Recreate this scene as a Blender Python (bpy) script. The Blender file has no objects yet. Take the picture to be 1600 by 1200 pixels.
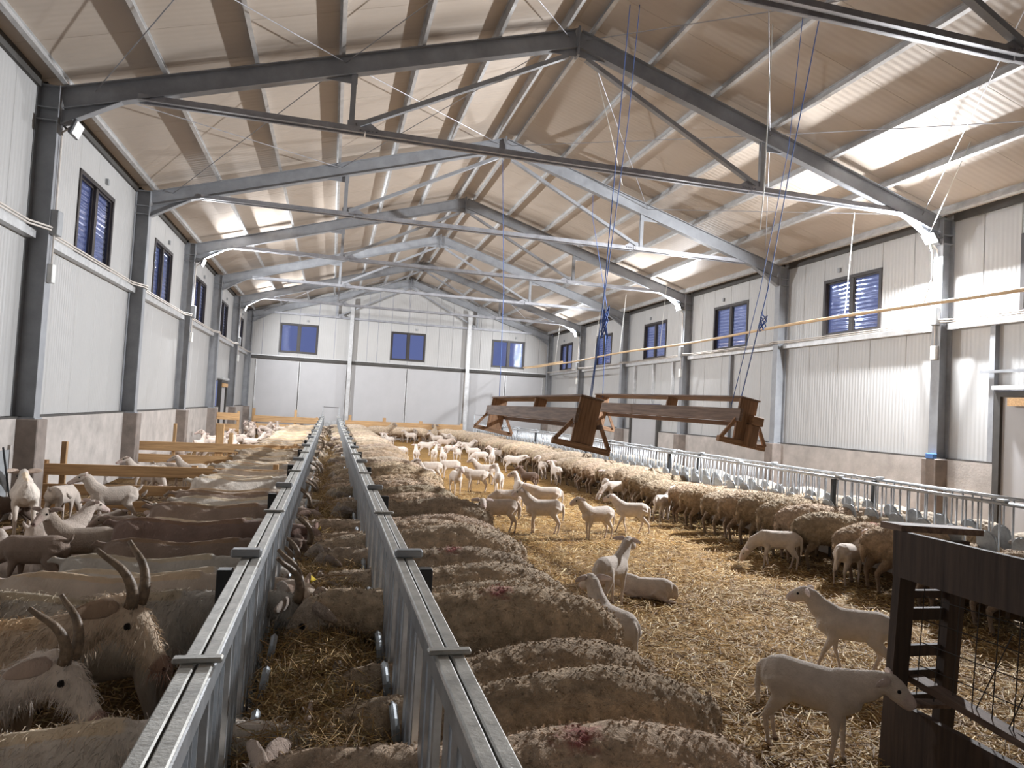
import bpy, bmesh, math, random
import numpy as np
from mathutils import Vector, Matrix, noise

random.seed(7)
rng = np.random.default_rng(7)
sc = bpy.context.scene
C = sc.collection
PI = math.pi

# ------------------------------------------------------------------ camera
F_PX, YAW, PITCH, ROLL, CAM_H = 1097.4246, 0.250641, 0.037801, 0.055013, 1.8
_f = Vector((math.sin(YAW) * math.cos(PITCH), math.cos(YAW) * math.cos(PITCH), math.sin(PITCH)))
_r = Vector((math.cos(YAW), -math.sin(YAW), 0))
_u = _r.cross(_f)
CAM_R = math.cos(ROLL) * _r + math.sin(ROLL) * _u
CAM_U = -math.sin(ROLL) * _r + math.cos(ROLL) * _u
CAM_F = _f
cd = bpy.data.cameras.new('camera')
cd.sensor_width = 36.0
cd.lens = F_PX * 36.0 / 1600.0
cd.clip_end = 200
cam = bpy.data.objects.new('camera', cd)
C.objects.link(cam)
m3 = Matrix((CAM_R, CAM_U, -CAM_F)).transposed()
cam.matrix_world = Matrix.Translation((0, 0, CAM_H)) @ m3.to_4x4()
sc.camera = cam

# ------------------------------------------------------------------ world (dusk sky) and exposure
w = bpy.data.worlds.new('dusk')
sc.world = w
w.use_nodes = True
bg = w.node_tree.nodes['Background']
bg.inputs[0].default_value = (0.175, 0.205, 0.38, 1)
bg.inputs[1].default_value = 0.9
sc.view_settings.view_transform = 'Standard'
sc.view_settings.look = 'None'
sc.view_settings.gamma = 1.0
sc.view_settings.use_curve_mapping = False
sc.view_settings.exposure = 0.12
LAMP_W = 1150.0          # watts of each floodlight on the columns
LAMP_COL = (0.93, 0.96, 1.0)

# ------------------------------------------------------------------ the hall's measures
XL, XR = -3.86, 11.04          # inner faces of the columns
WL, WR = -4.14, 11.32          # inner faces of the side walls
XC = (XL + XR) / 2
FY = [0.89 + 5.0 * i for i in range(8)]     # frames; the last stands at the back wall
YB, YF = 36.08, -4.11
SL = 0.302
Z_PL, Z_GIRT, Z_EAVE = 1.33, 3.85, 5.92
CA = math.atan(SL)


def rafter_top(x):
    return Z_EAVE + SL * ((x - XL) if x < XC else (XR - x))


# ------------------------------------------------------------------ node materials
MATS = {}


def _new(name):
    m = bpy.data.materials.new(name)
    m.use_nodes = True
    nt = m.node_tree
    return m, nt, nt.nodes, nt.links, nt.nodes['Principled BSDF']


def noise_node(nt, scale, detail=4, vec=None, rough=0.6):
    n = nt.nodes.new('ShaderNodeTexNoise')
    n.inputs['Scale'].default_value = scale
    n.inputs['Detail'].default_value = detail
    n.inputs['Roughness'].default_value = rough
    if vec is not None:
        nt.links.new(vec, n.inputs['Vector'])
    return n


def coords(nt, kind='Object', scale=None, rot=None):
    t = nt.nodes.new('ShaderNodeTexCoord')
    if scale is None and rot is None:
        return t.outputs[kind]
    mp = nt.nodes.new('ShaderNodeMapping')
    if scale:
        mp.inputs['Scale'].default_value = scale
    if rot:
        mp.inputs['Rotation'].default_value = rot
    nt.links.new(t.outputs[kind], mp.inputs['Vector'])
    return mp.outputs[0]


def ramp(nt, fac, stops):
    r = nt.nodes.new('ShaderNodeValToRGB')
    e = r.color_ramp.elements
    while len(e) < len(stops):
        e.new(0.5)
    for el, (p, c) in zip(e, stops):
        el.position = p
        el.color = (*c, 1)
    nt.links.new(fac, r.inputs[0])
    return r.outputs[0]


def bump(nt, height, strength, dist=0.01):
    b = nt.nodes.new('ShaderNodeBump')
    b.inputs['Strength'].default_value = strength
    b.inputs['Distance'].default_value = dist
    nt.links.new(height, b.inputs['Height'])
    return b.outputs[0]


def mat_plain(name, col, rough=0.5, metal=0.0, vary=0.15, scale=6.0, bmp=0.0, bscale=60.0, stretch=None, kind='Object', spec=0.5):
    if name in MATS:
        return MATS[name]
    m, nt, N, L, b = _new(name)
    vec = coords(nt, kind, stretch)
    n = noise_node(nt, scale, 5, vec)
    c0 = tuple(max(0, c * (1 - vary)) for c in col)
    c1 = tuple(min(1, c * (1 + vary)) for c in col)
    L.new(ramp(nt, n.outputs[0], [(0.3, c0), (0.7, c1)]), b.inputs['Base Color'])
    b.inputs['Roughness'].default_value = rough
    b.inputs['Metallic'].default_value = metal
    b.inputs['Specular IOR Level'].default_value = spec
    if bmp:
        n2 = noise_node(nt, bscale, 4, vec)
        L.new(bump(nt, n2.outputs[0], bmp), b.inputs['Normal'])
    MATS[name] = m
    return m


def mat_ribbed(name, col, axis, rough=0.42, pitch=0.1, strength=0.5, spec=0.5):
    """coated sandwich panel with fine ribs running along the panel"""
    m, nt, N, L, b = _new(name)
    vec = coords(nt, 'Object')
    sep = N.new('ShaderNodeSeparateXYZ')
    L.new(vec, sep.inputs[0])
    mul = N.new('ShaderNodeMath'); mul.operation = 'MULTIPLY'
    mul.inputs[1].default_value = 2 * PI / pitch
    L.new(sep.outputs[axis], mul.inputs[0])
    sn = N.new('ShaderNodeMath'); sn.operation = 'SINE'
    L.new(mul.outputs[0], sn.inputs[0])
    n = noise_node(nt, 1.3, 4, vec)
    L.new(ramp(nt, n.outputs[0], [(0.3, tuple(c * 0.93 for c in col)), (0.7, col)]), b.inputs['Base Color'])
    L.new(bump(nt, sn.outputs[0], strength, 0.004), b.inputs['Normal'])
    b.inputs['Roughness'].default_value = rough
    b.inputs['Specular IOR Level'].default_value = spec
    MATS[name] = m
    return m


def mat_wood(name, dark, light, axis=1):
    m, nt, N, L, b = _new(name)
    s = [14.0, 14.0, 14.0]
    s[axis] = 0.9
    vec = coords(nt, 'Object', tuple(s))
    oi = N.new('ShaderNodeObjectInfo')
    add = N.new('ShaderNodeVectorMath'); add.operation = 'ADD'
    L.new(vec, add.inputs[0]); L.new(oi.outputs['Random'], add.inputs[1])
    n = noise_node(nt, 2.2, 6, add.outputs[0], 0.58)
    col = ramp(nt, n.outputs[0], [(0.25, dark), (0.72, light)])
    hsv = N.new('ShaderNodeHueSaturation')
    mr = N.new('ShaderNodeMapRange')
    mr.inputs['To Min'].default_value = 0.8; mr.inputs['To Max'].default_value = 1.15
    L.new(oi.outputs['Random'], mr.inputs['Value']); L.new(mr.outputs[0], hsv.inputs['Value'])
    L.new(col, hsv.inputs['Color'])
    L.new(hsv.outputs[0], b.inputs['Base Color'])
    L.new(bump(nt, n.outputs[0], 0.5, 0.006), b.inputs['Normal'])
    b.inputs['Roughness'].default_value = 0.8
    MATS[name] = m
    return m


def mat_straw_floor():
    m, nt, N, L, b = _new('straw_bedding')
    v1 = coords(nt, 'Object', (30, 6, 10), (0, 0, 0.5))
    v2 = coords(nt, 'Object', (7, 34, 10), (0, 0, -0.3))
    n1 = noise_node(nt, 1.6, 6, v1, 0.7)
    n2 = noise_node(nt, 1.6, 6, v2, 0.7)
    mx = N.new('ShaderNodeMath'); mx.operation = 'MAXIMUM'
    L.new(n1.outputs[0], mx.inputs[0]); L.new(n2.outputs[0], mx.inputs[1])
    gold = ramp(nt, mx.outputs[0], [(0.42, (0.11, 0.055, 0.018)), (0.56, (0.37, 0.21, 0.062)), (0.74, (0.60, 0.385, 0.135))])
    dirt = ramp(nt, mx.outputs[0], [(0.45, (0.05, 0.028, 0.012)), (0.6, (0.15, 0.085, 0.032)), (0.8, (0.34, 0.21, 0.08))])
    vo = coords(nt, 'Object')
    big = noise_node(nt, 0.7, 4, vo)
    sep = N.new('ShaderNodeSeparateXYZ'); L.new(vo, sep.inputs[0])
    # trodden, mucky bedding where the animals stand along the troughs and in the goats' pen
    mr = N.new('ShaderNodeMapRange'); mr.inputs[1].default_value = 0.6; mr.inputs[2].default_value = -0.2
    L.new(sep.outputs[0], mr.inputs[0])
    mr2 = N.new('ShaderNodeMapRange'); mr2.inputs[1].default_value = 5.0; mr2.inputs[2].default_value = 6.2
    L.new(sep.outputs[0], mr2.inputs[0])
    a = N.new('ShaderNodeMath'); a.operation = 'MAXIMUM'; L.new(mr.outputs[0], a.inputs[0]); L.new(mr2.outputs[0], a.inputs[1])
    bgm = N.new('ShaderNodeMapRange'); bgm.inputs[1].default_value = 0.42; bgm.inputs[2].default_value = 0.68
    bgm.inputs[4].default_value = 0.7
    L.new(big.outputs[0], bgm.inputs[0])
    a2 = N.new('ShaderNodeMath'); a2.operation = 'MAXIMUM'; L.new(a.outputs[0], a2.inputs[0]); L.new(bgm.outputs[0], a2.inputs[1])
    a3 = N.new('ShaderNodeMath'); a3.operation = 'MULTIPLY'; a3.inputs[1].default_value = 0.85; L.new(a2.outputs[0], a3.inputs[0])
    mix = N.new('ShaderNodeMix'); mix.data_type = 'RGBA'
    L.new(a3.outputs[0], mix.inputs[0]); L.new(gold, mix.inputs[6]); L.new(dirt, mix.inputs[7])
    L.new(mix.outputs[2], b.inputs['Base Color'])
    L.new(bump(nt, mx.outputs[0], 0.9, 0.03), b.inputs['Normal'])
    b.inputs['Roughness'].default_value = 0.9
    b.inputs['Specular IOR Level'].default_value = 0.2
    MATS['straw_bedding'] = m
    return m


def mat_attr(name, rough=0.8, bscale=0, bstr=0.0, bdist=0.01, var=0.25, vscale=8.0, stretch=None, marks=False, spec=0.3):
    """colour from the mesh's own 'tint' colours, times the object's colour, with a little noise"""
    m, nt, N, L, b = _new(name)
    at = N.new('ShaderNodeAttribute'); at.attribute_name = 'tint'
    oi = N.new('ShaderNodeObjectInfo')
    vec = coords(nt, 'Object', stretch)
    n = noise_node(nt, vscale, 5, vec)
    mr = N.new('ShaderNodeMapRange'); mr.inputs[1].default_value = 0.25; mr.inputs[2].default_value = 0.75
    mr.inputs[3].default_value = 1 - var; mr.inputs[4].default_value = 1 + var
    L.new(n.outputs[0], mr.inputs[0])
    m1 = N.new('ShaderNodeMix'); m1.data_type = 'RGBA'; m1.blend_type = 'MULTIPLY'; m1.inputs[0].default_value = 1
    L.new(at.outputs['Color'], m1.inputs[6]); L.new(oi.outputs['Color'], m1.inputs[7])
    m2 = N.new('ShaderNodeMix'); m2.data_type = 'RGBA'; m2.blend_type = 'MULTIPLY'; m2.inputs[0].default_value = 1
    L.new(m1.outputs[2], m2.inputs[6]); L.new(mr.outputs[0], m2.inputs[7])
    col = m2.outputs[2]
    if marks:
        ob = N.new('ShaderNodeAttribute'); ob.attribute_type = 'OBJECT'; ob.attribute_name = 'paint'
        tc = N.new('ShaderNodeTexCoord')
        d = N.new('ShaderNodeVectorMath'); d.operation = 'DISTANCE'
        d.inputs[1].default_value = (-0.02, 0.02, 0.74)
        L.new(tc.outputs['Object'], d.inputs[0])
        n3 = noise_node(nt, 22, 4, tc.outputs['Object'])
        ad = N.new('ShaderNodeMath'); ad.operation = 'MULTIPLY_ADD'; ad.inputs[1].default_value = 0.22
        L.new(n3.outputs[0], ad.inputs[0]); L.new(d.outputs['Value'], ad.inputs[2])
        mk = N.new('ShaderNodeMapRange'); mk.inputs[1].default_value = 0.20; mk.inputs[2].default_value = 0.12
        L.new(ad.outputs[0], mk.inputs[0])
        mm = N.new('ShaderNodeMath'); mm.operation = 'MULTIPLY'
        L.new(mk.outputs[0], mm.inputs[0]); L.new(ob.outputs['Fac'], mm.inputs[1])
        m4 = N.new('ShaderNodeMix'); m4.data_type = 'RGBA'
        L.new(mm.outputs[0], m4.inputs[0]); L.new(col, m4.inputs[6]); m4.inputs[7].default_value = (0.36, 0.10, 0.09, 1)
        col = m4.outputs[2]
    L.new(col, b.inputs['Base Color'])
    if bscale:
        n2 = noise_node(nt, bscale, 4, vec, 0.7)
        L.new(bump(nt, n2.outputs[0], bstr, bdist), b.inputs['Normal'])
    b.inputs['Roughness'].default_value = rough
    b.inputs['Specular IOR Level'].default_value = spec
    b.inputs['Sheen Weight'].default_value = 0.15
    MATS[name] = m
    return m


def mat_glass(name, tint, bscale=0.0):
    m, nt, N, L, b = _new(name)
    N.remove(b)
    out = N['Material Output']
    tr = N.new('ShaderNodeBsdfTransparent'); tr.inputs[0].default_value = (*tint, 1)
    gl = N.new('ShaderNodeBsdfGlossy'); gl.inputs['Roughness'].default_value = 0.06
    gl.inputs[0].default_value = (0.9, 0.92, 1, 1)
    fr = N.new('ShaderNodeFresnel'); fr.inputs[0].default_value = 1.5
    wv = N.new('ShaderNodeTexWave'); wv.bands_direction = 'Z'
    wv.inputs['Scale'].default_value = bscale; wv.inputs['Distortion'].default_value = 1.5; wv.inputs['Detail'].default_value = 1
    tc = N.new('ShaderNodeTexCoord'); L.new(tc.outputs['Object'], wv.inputs[0])
    bn = bump(nt, wv.outputs['Fac'], 0.25, 0.02)
    L.new(bn, gl.inputs['Normal'])
    mx = N.new('ShaderNodeMixShader')
    fm = N.new('ShaderNodeMath'); fm.operation = 'MULTIPLY'; fm.inputs[1].default_value = 0.55; L.new(fr.outputs[0], fm.inputs[0])
    L.new(fm.outputs[0], mx.inputs[0]); L.new(tr.outputs[0], mx.inputs[1]); L.new(gl.outputs[0], mx.inputs[2])
    L.new(mx.outputs[0], out.inputs[0])
    MATS[name] = m
    return m


def mat_emit(name, col, strength):
    m, nt, N, L, b = _new(name)
    b.inputs['Base Color'].default_value = (*col, 1)
    b.inputs['Emission Color'].default_value = (*col, 1)
    b.inputs['Emission Strength'].default_value = strength
    MATS[name] = m
    return m


M_STEEL = mat_plain('grey_painted_steel', (0.27, 0.278, 0.295), 0.45, 0.0, 0.18, 3.0, 0.08, 40)
M_CHORD = mat_plain('bare_steel_chord', (0.32, 0.32, 0.34), 0.4, 0.35, 0.25, 5.0, 0.05, 60)
M_GALV = mat_plain('galvanised_steel', (0.52, 0.54, 0.56), 0.38, 0.75, 0.22, 9.0, 0.08, 90)
M_RAIL = mat_plain('worn_galvanised_rail', (0.42, 0.41, 0.38), 0.5, 0.45, 0.3, 14.0, 0.2, 80)
M_PURL = mat_plain('galvanised_purlin', (0.55, 0.55, 0.55), 0.42, 0.4, 0.18, 5.0)
M_PLATE = mat_plain('dull_galvanised_plate', (0.34, 0.36, 0.375), 0.5, 0.55, 0.25, 12.0)
M_BLACK = mat_plain('black_painted_post', (0.015, 0.016, 0.018), 0.5)
M_WALL = mat_ribbed('ribbed_wall_panel', (0.45, 0.442, 0.432), 1, 0.42, 0.09, 0.35)
M_BACK = mat_ribbed('ribbed_back_panel', (0.47, 0.46, 0.447), 0, 0.42, 0.09, 0.3)
M_ROOF = mat_ribbed('roof_sandwich_panel', (0.50, 0.43, 0.365), 1, 0.62, 0.12, 0.3, 0.2)
M_DOOR = mat_plain('smooth_door_leaf', (0.45, 0.443, 0.448), 0.45, 0.0, 0.04, 1.5)
M_CONC = mat_plain('concrete_plinth', (0.44, 0.40, 0.37), 0.85, 0.0, 0.2, 2.6, 0.25, 30)
M_PILLAR = mat_plain('dark_concrete_pillar', (0.24, 0.20, 0.175), 0.9, 0.0, 0.25, 4.0, 0.3, 30)
M_FRAME = mat_plain('dark_brown_window_frame', (0.035, 0.028, 0.026), 0.45)
M_TRIM = mat_plain('dark_wall_trim', (0.06, 0.055, 0.05), 0.6)
M_GLASS = mat_glass('window_glass', (0.80, 0.84, 0.95), 3.2)
M_FLOOR = mat_straw_floor()
M_PINE = mat_wood('fresh_pine_board', (0.34, 0.19, 0.085), (0.66, 0.42, 0.21), 0)
M_PINEV = mat_wood('fresh_pine_post', (0.32, 0.18, 0.08), (0.62, 0.40, 0.20), 2)
M_OLD = mat_wood('old_brown_board', (0.08, 0.052, 0.04), (0.26, 0.175, 0.13), 1)
M_OLDV = mat_wood('old_brown_upright', (0.13, 0.07, 0.04), (0.38, 0.22, 0.125), 2)
M_OLDX = mat_wood('old_brown_crosspiece', (0.15, 0.08, 0.045), (0.42, 0.25, 0.14), 0)
M_DARKW = mat_wood('shaded_rack_timber', (0.026, 0.016, 0.012), (0.085, 0.054, 0.038), 2)  # dark wood, its colour deepened further to stand in for shade on the crate
M_PIPE = mat_plain('beige_plastic_pipe', (0.62, 0.44, 0.26), 0.5, 0.0, 0.1, 3)
M_CABLE = mat_plain('pale_conduit', (0.62, 0.57, 0.52), 0.5)
M_ROPE = mat_plain('blue_twine', (0.10, 0.18, 0.46), 0.8)
M_CORD = mat_plain('pale_cord', (0.75, 0.74, 0.68), 0.7)
M_WIRE = mat_plain('rusty_wire', (0.05, 0.042, 0.038), 0.6, 0.3)
M_BOX = mat_plain('grey_junction_box', (0.30, 0.31, 0.32), 0.5)
M_WHITEBOX = mat_plain('white_switch_box', (0.75, 0.75, 0.72), 0.45)
M_BLUE = mat_plain('blue_plastic_block', (0.06, 0.16, 0.42), 0.5)
M_LAMP = mat_plain('lamp_housing', (0.10, 0.10, 0.11), 0.4)
M_LENS = mat_emit('lit_lamp_lens', (0.95, 0.97, 1.0), 90.0)
M_LENSOFF = mat_plain('unlit_lamp_lens', (0.80, 0.80, 0.80), 0.3)
M_STRAW = mat_attr('straw_stalk', 0.7, var=0.2, vscale=30)
M_WOOL = mat_attr('ewe_fleece', 0.95, 42, 1.0, 0.03, 0.42, 16, marks=True, spec=0.1)
M_COAT = mat_attr('lamb_coat', 0.95, 75, 0.9, 0.012, 0.16, 14, spec=0.12)
M_HAIR = mat_attr('goat_coat', 0.85, 60, 0.7, 0.012, 0.22, 5, (1, 1, 0.35), spec=0.2)
M_HORN = mat_plain('horn', (0.20, 0.14, 0.09), 0.5, 0.0, 0.5, 30, 0.5, 40)
M_TAG = mat_plain('yellow_ear_tag', (0.75, 0.55, 0.03), 0.4)

# ------------------------------------------------------------------ mesh helpers


class MB:
    """collects boxes, bars and tubes; build() links them as one mesh object"""

    def __init__(self):
        self.v, self.f = [], []

    def add(self, verts, faces):
        o = len(self.v)
        self.v += [tuple(p) for p in verts]
        self.f += [tuple(i + o for i in f) for f in faces]
        return self

    def box(self, x0, x1, y0, y1, z0, z1):
        v = [(x, y, z) for x in (x0, x1) for y in (y0, y1) for z in (z0, z1)]
        return self.add(v, [(0, 1, 3, 2), (4, 6, 7, 5), (0, 4, 5, 1), (2, 3, 7, 6), (0, 2, 6, 4), (1, 5, 7, 3)])

    def bevbox(self, x0, x1, y0, y1, z0, z1, b=0.006):
        bm = bmesh.new()
        bmesh.ops.create_cube(bm, size=1.0)
        for vv in bm.verts:
            vv.co = Vector(((x0 + x1) / 2 + vv.co.x * (x1 - x0), (y0 + y1) / 2 + vv.co.y * (y1 - y0), (z0 + z1) / 2 + vv.co.z * (z1 - z0)))
        bmesh.ops.bevel(bm, geom=list(bm.edges), offset=b, segments=1, affect='EDGES')
        bm.verts.index_update()
        self.add([vv.co.copy() for vv in bm.verts], [[vv.index for vv in ff.verts] for ff in bm.faces])
        bm.free()
        return self

    def bar(self, p, q, wside, h, side=None):
        """rectangular bar from p to q; wside across, h along the other normal"""
        p, q = Vector(p), Vector(q)
        t = (q - p).normalized()
        ref = Vector((0, 0, 1)) if abs(t.z) < 0.95 else Vector((0, 1, 0))
        s = (side.normalized() if side else t.cross(ref).normalized())
        n = s.cross(t).normalized()
        v = []
        for c in (p, q):
            for a, b_ in ((-1, -1), (1, -1), (1, 1), (-1, 1)):
                v.append(c + s * (a * wside / 2) + n * (b_ * h / 2))
        return self.add(v, [(0, 3, 2, 1), (4, 5, 6, 7), (0, 1, 5, 4), (1, 2, 6, 5), (2, 3, 7, 6), (3, 0, 4, 7)])

    def ibeam(self, p, q, width, depth, tf=0.012, tw=0.008, side=None):
        """I section from p to q (p, q on the axis); web in the plane of depth"""
        p, q = Vector(p), Vector(q)
        t = (q - p).normalized()
        s = side.normalized()
        n = s.cross(t).normalized()
        self.bar(p + n * (depth / 2 - tf / 2), q + n * (depth / 2 - tf / 2), width, tf, s)
        self.bar(p - n * (depth / 2 - tf / 2), q - n * (depth / 2 - tf / 2), width, tf, s)
        self.bar(p, q, tw, depth - 2 * tf, s)
        return self

    def tube(self, pts, r, n=8, caps=True):
        pts = [Vector(p) for p in pts]
        rr = r if isinstance(r, (list, tuple)) else [r] * len(pts)
        v, f = [], []
        s = None
        for i, p in enumerate(pts):
            t = (pts[min(i + 1, len(pts) - 1)] - pts[max(i - 1, 0)]).normalized()
            if s is None:
                ref = Vector((0, 0, 1)) if abs(t.z) < 0.9 else Vector((1, 0, 0))
                s = t.cross(ref).normalized()
            else:
                s = (s - t * s.dot(t)).normalized()
            u = t.cross(s)
            for k in range(n):
                a = 2 * PI * k / n
                v.append(p + (s * math.cos(a) + u * math.sin(a)) * rr[i])
        for i in range(len(pts) - 1):
            for k in range(n):
                f.append((i * n + k, i * n + (k + 1) % n, (i + 1) * n + (k + 1) % n, (i + 1) * n + k))
        if caps:
            f.append(tuple(range(n - 1, -1, -1)))
            f.append(tuple((len(pts) - 1) * n + k for k in range(n)))
        return self.add(v, f)

    def mesh(self, name, m, smooth=False):
        me = bpy.data.meshes.new(name)
        me.from_pydata(self.v, [], self.f)
        if m:
            me.materials.append(m)
        if smooth:
            me.polygons.foreach_set('use_smooth', [True] * len(me.polygons))
        me.update()
        return me

    def build(self, name, m, parent=None, loc=None, rot=None, smooth=False):
        return link(name, self.mesh(name, m, smooth), parent, loc, rot)


def link(name, me, parent=None, loc=None, rot=None):
    o = bpy.data.objects.new(name, me)
    C.objects.link(o)
    if parent:
        o.parent = parent
    if loc is not None:
        o.location = loc
    if rot is not None:
        o.rotation_euler = rot
    return o


def empty(name, loc=(0, 0, 0), rot=(0, 0, 0)):
    o = bpy.data.objects.new(name, None)
    C.objects.link(o)
    o.location = loc
    o.rotation_euler = rot
    o.empty_display_size = 0.2
    return o


def tag(o, label, cat, group=None):
    o['label'] = label
    o['category'] = cat
    if group:
        o['group'] = group
    return o


def struct(o, label=None):
    o['kind'] = 'structure'
    if label:
        o['label'] = label
    return o


ONES = ['', 'first', 'second', 'third', 'fourth', 'fifth', 'sixth', 'seventh', 'eighth', 'ninth', 'tenth', 'eleventh', 'twelfth', 'thirteenth',
        'fourteenth', 'fifteenth', 'sixteenth', 'seventeenth', 'eighteenth', 'nineteenth']
TENS = {2: ('twenty', 'twentieth'), 3: ('thirty', 'thirtieth'), 4: ('forty', 'fortieth'), 5: ('fifty', 'fiftieth'), 6: ('sixty', 'sixtieth'),
        7: ('seventy', 'seventieth'), 8: ('eighty', 'eightieth'), 9: ('ninety', 'ninetieth')}


def nth(n):
    if n < 20:
        return ONES[n]
    a, b_ = divmod(n, 10)
    return TENS[a][1] if b_ == 0 else TENS[a][0] + '-' + ONES[b_]


YV = Vector((0, 1, 0))
XV = Vector((1, 0, 0))

# ================================================================== THE HALL
# ---- floor
nx, ny = 78, 200
gx = np.linspace(WL - 0.05, WR + 0.05, nx)
gy = np.linspace(YF, YB, ny)


def floor_z(x, y):
    return 0.022 * noise.noise((x * 0.9, y * 0.9, 0.3)) + 0.012 * noise.noise((x * 3.1, y * 3.1, 5.0)) - 0.005


v = [(x, y, floor_z(x, y)) for y in gy for x in gx]
f = [(j * nx + i, j * nx + i + 1, (j + 1) * nx + i + 1, (j + 1) * nx + i) for j in range(ny - 1) for i in range(nx - 1)]
o = MB().add(v, f).build('floor', M_FLOOR, smooth=True)
struct(o, 'deep golden straw bedding covering the barn floor')

# ---- side walls: concrete plinth carrying vertical sandwich panels, girts and windows
win_n = [0]
_pc = {}


def panel(parent, name, x, y0, y1, z0, z1, mat, depth, inward):
    """one vertical wall panel, its ribbed face turned inward (+1 = +X, -1 = -X); meshes shared by size"""
    key = (round(y1 - y0, 3), round(z1 - z0, 3), mat.name, inward)
    if key not in _pc:
        wd, h = y1 - y0, z1 - z0
        g = 0.004
        b_ = 0.006
        mb = MB()
        xs = (0, inward * -depth)
        v = [(0, g + b_, 0.002), (0, wd - g - b_, 0.002), (0, wd - g - b_, h - 0.002), (0, g + b_, h - 0.002)]
        v += [(-inward * b_, g, 0), (-inward * b_, wd - g, 0), (-inward * b_, wd - g, h), (-inward * b_, g, h)]
        v += [(-inward * depth, g, 0), (-inward * depth, wd - g, 0), (-inward * depth, wd - g, h), (-inward * depth, g, h)]
        fs = [(0, 1, 2, 3), (8, 11, 10, 9)]
        for k in range(4):
            k2 = (k + 1) % 4
            fs += [(k, 4 + k, 4 + k2, k2), (4 + k, 8 + k, 8 + k2, 4 + k2)]
        mb.add(v, fs)
        _pc[key] = mb.mesh(name, mat)
    return link(name, _pc[key], parent, (x, y0, z0))


def window(x, yc, zc, axis, inward, wd=1.84, h=1.37):
    """two-light dark framed window; axis 'Y' lies in a side wall, 'X' in the back wall"""
    win_n[0] += 1
    root = empty('window_%d' % win_n[0], (x, yc, zc), (0, 0, 0 if axis == 'Y' else -PI / 2))
    struct(root)
    fw = 0.075
    i = inward
    fr = MB()
    d0, d1 = sorted((0.02 * i, -0.10 * i))
    fr.box(d0, d1, -wd / 2, wd / 2, h / 2 - fw, h / 2)
    fr.box(d0, d1, -wd / 2, wd / 2, -h / 2, -h / 2 + fw)
    fr.box(d0, d1, -wd / 2, -wd / 2 + fw, -h / 2 + fw, h / 2 - fw)
    fr.box(d0, d1, wd / 2 - fw, wd / 2, -h / 2 + fw, h / 2 - fw)
    fr.build('window_frame', M_FRAME, root)
    MB().box(min(0, -0.08 * i), max(0, -0.08 * i), -0.06, 0.06, -h / 2 + fw, h / 2 - fw).build('mullion', M_FRAME, root)
    for s in (-1, 1):
        a, b_ = sorted((s * 0.06, s * (wd / 2 - fw)))
        xx = -0.05 * i + 0.015 * s
        z0, z1, sw = -h / 2 + fw, h / 2 - fw, 0.03
        sash = MB().box(xx - 0.018, xx + 0.018, a, b_, z0, z0 + sw).box(xx - 0.018, xx + 0.018, a, b_, z1 - sw, z1).box(xx - 0.018, xx + 0.018, a, a + sw, z0 + sw, z1 - sw).box(
            xx - 0.018, xx + 0.018, b_ - sw, b_, z0 + sw, z1 - sw).build('sash', M_FRAME, root)
        MB().box(xx - 0.006, xx + 0.006, a + sw, b_ - sw, z0 + sw, z1 - sw).build('pane', M_GLASS, sash)
    # catch above the window
    MB().box(min(0, 0.05 * i), max(0, 0.05 * i), 0.35, 0.43, h / 2 + 0.12, h / 2 + 0.22).build('catch', M_BOX, root)
    return root


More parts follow.
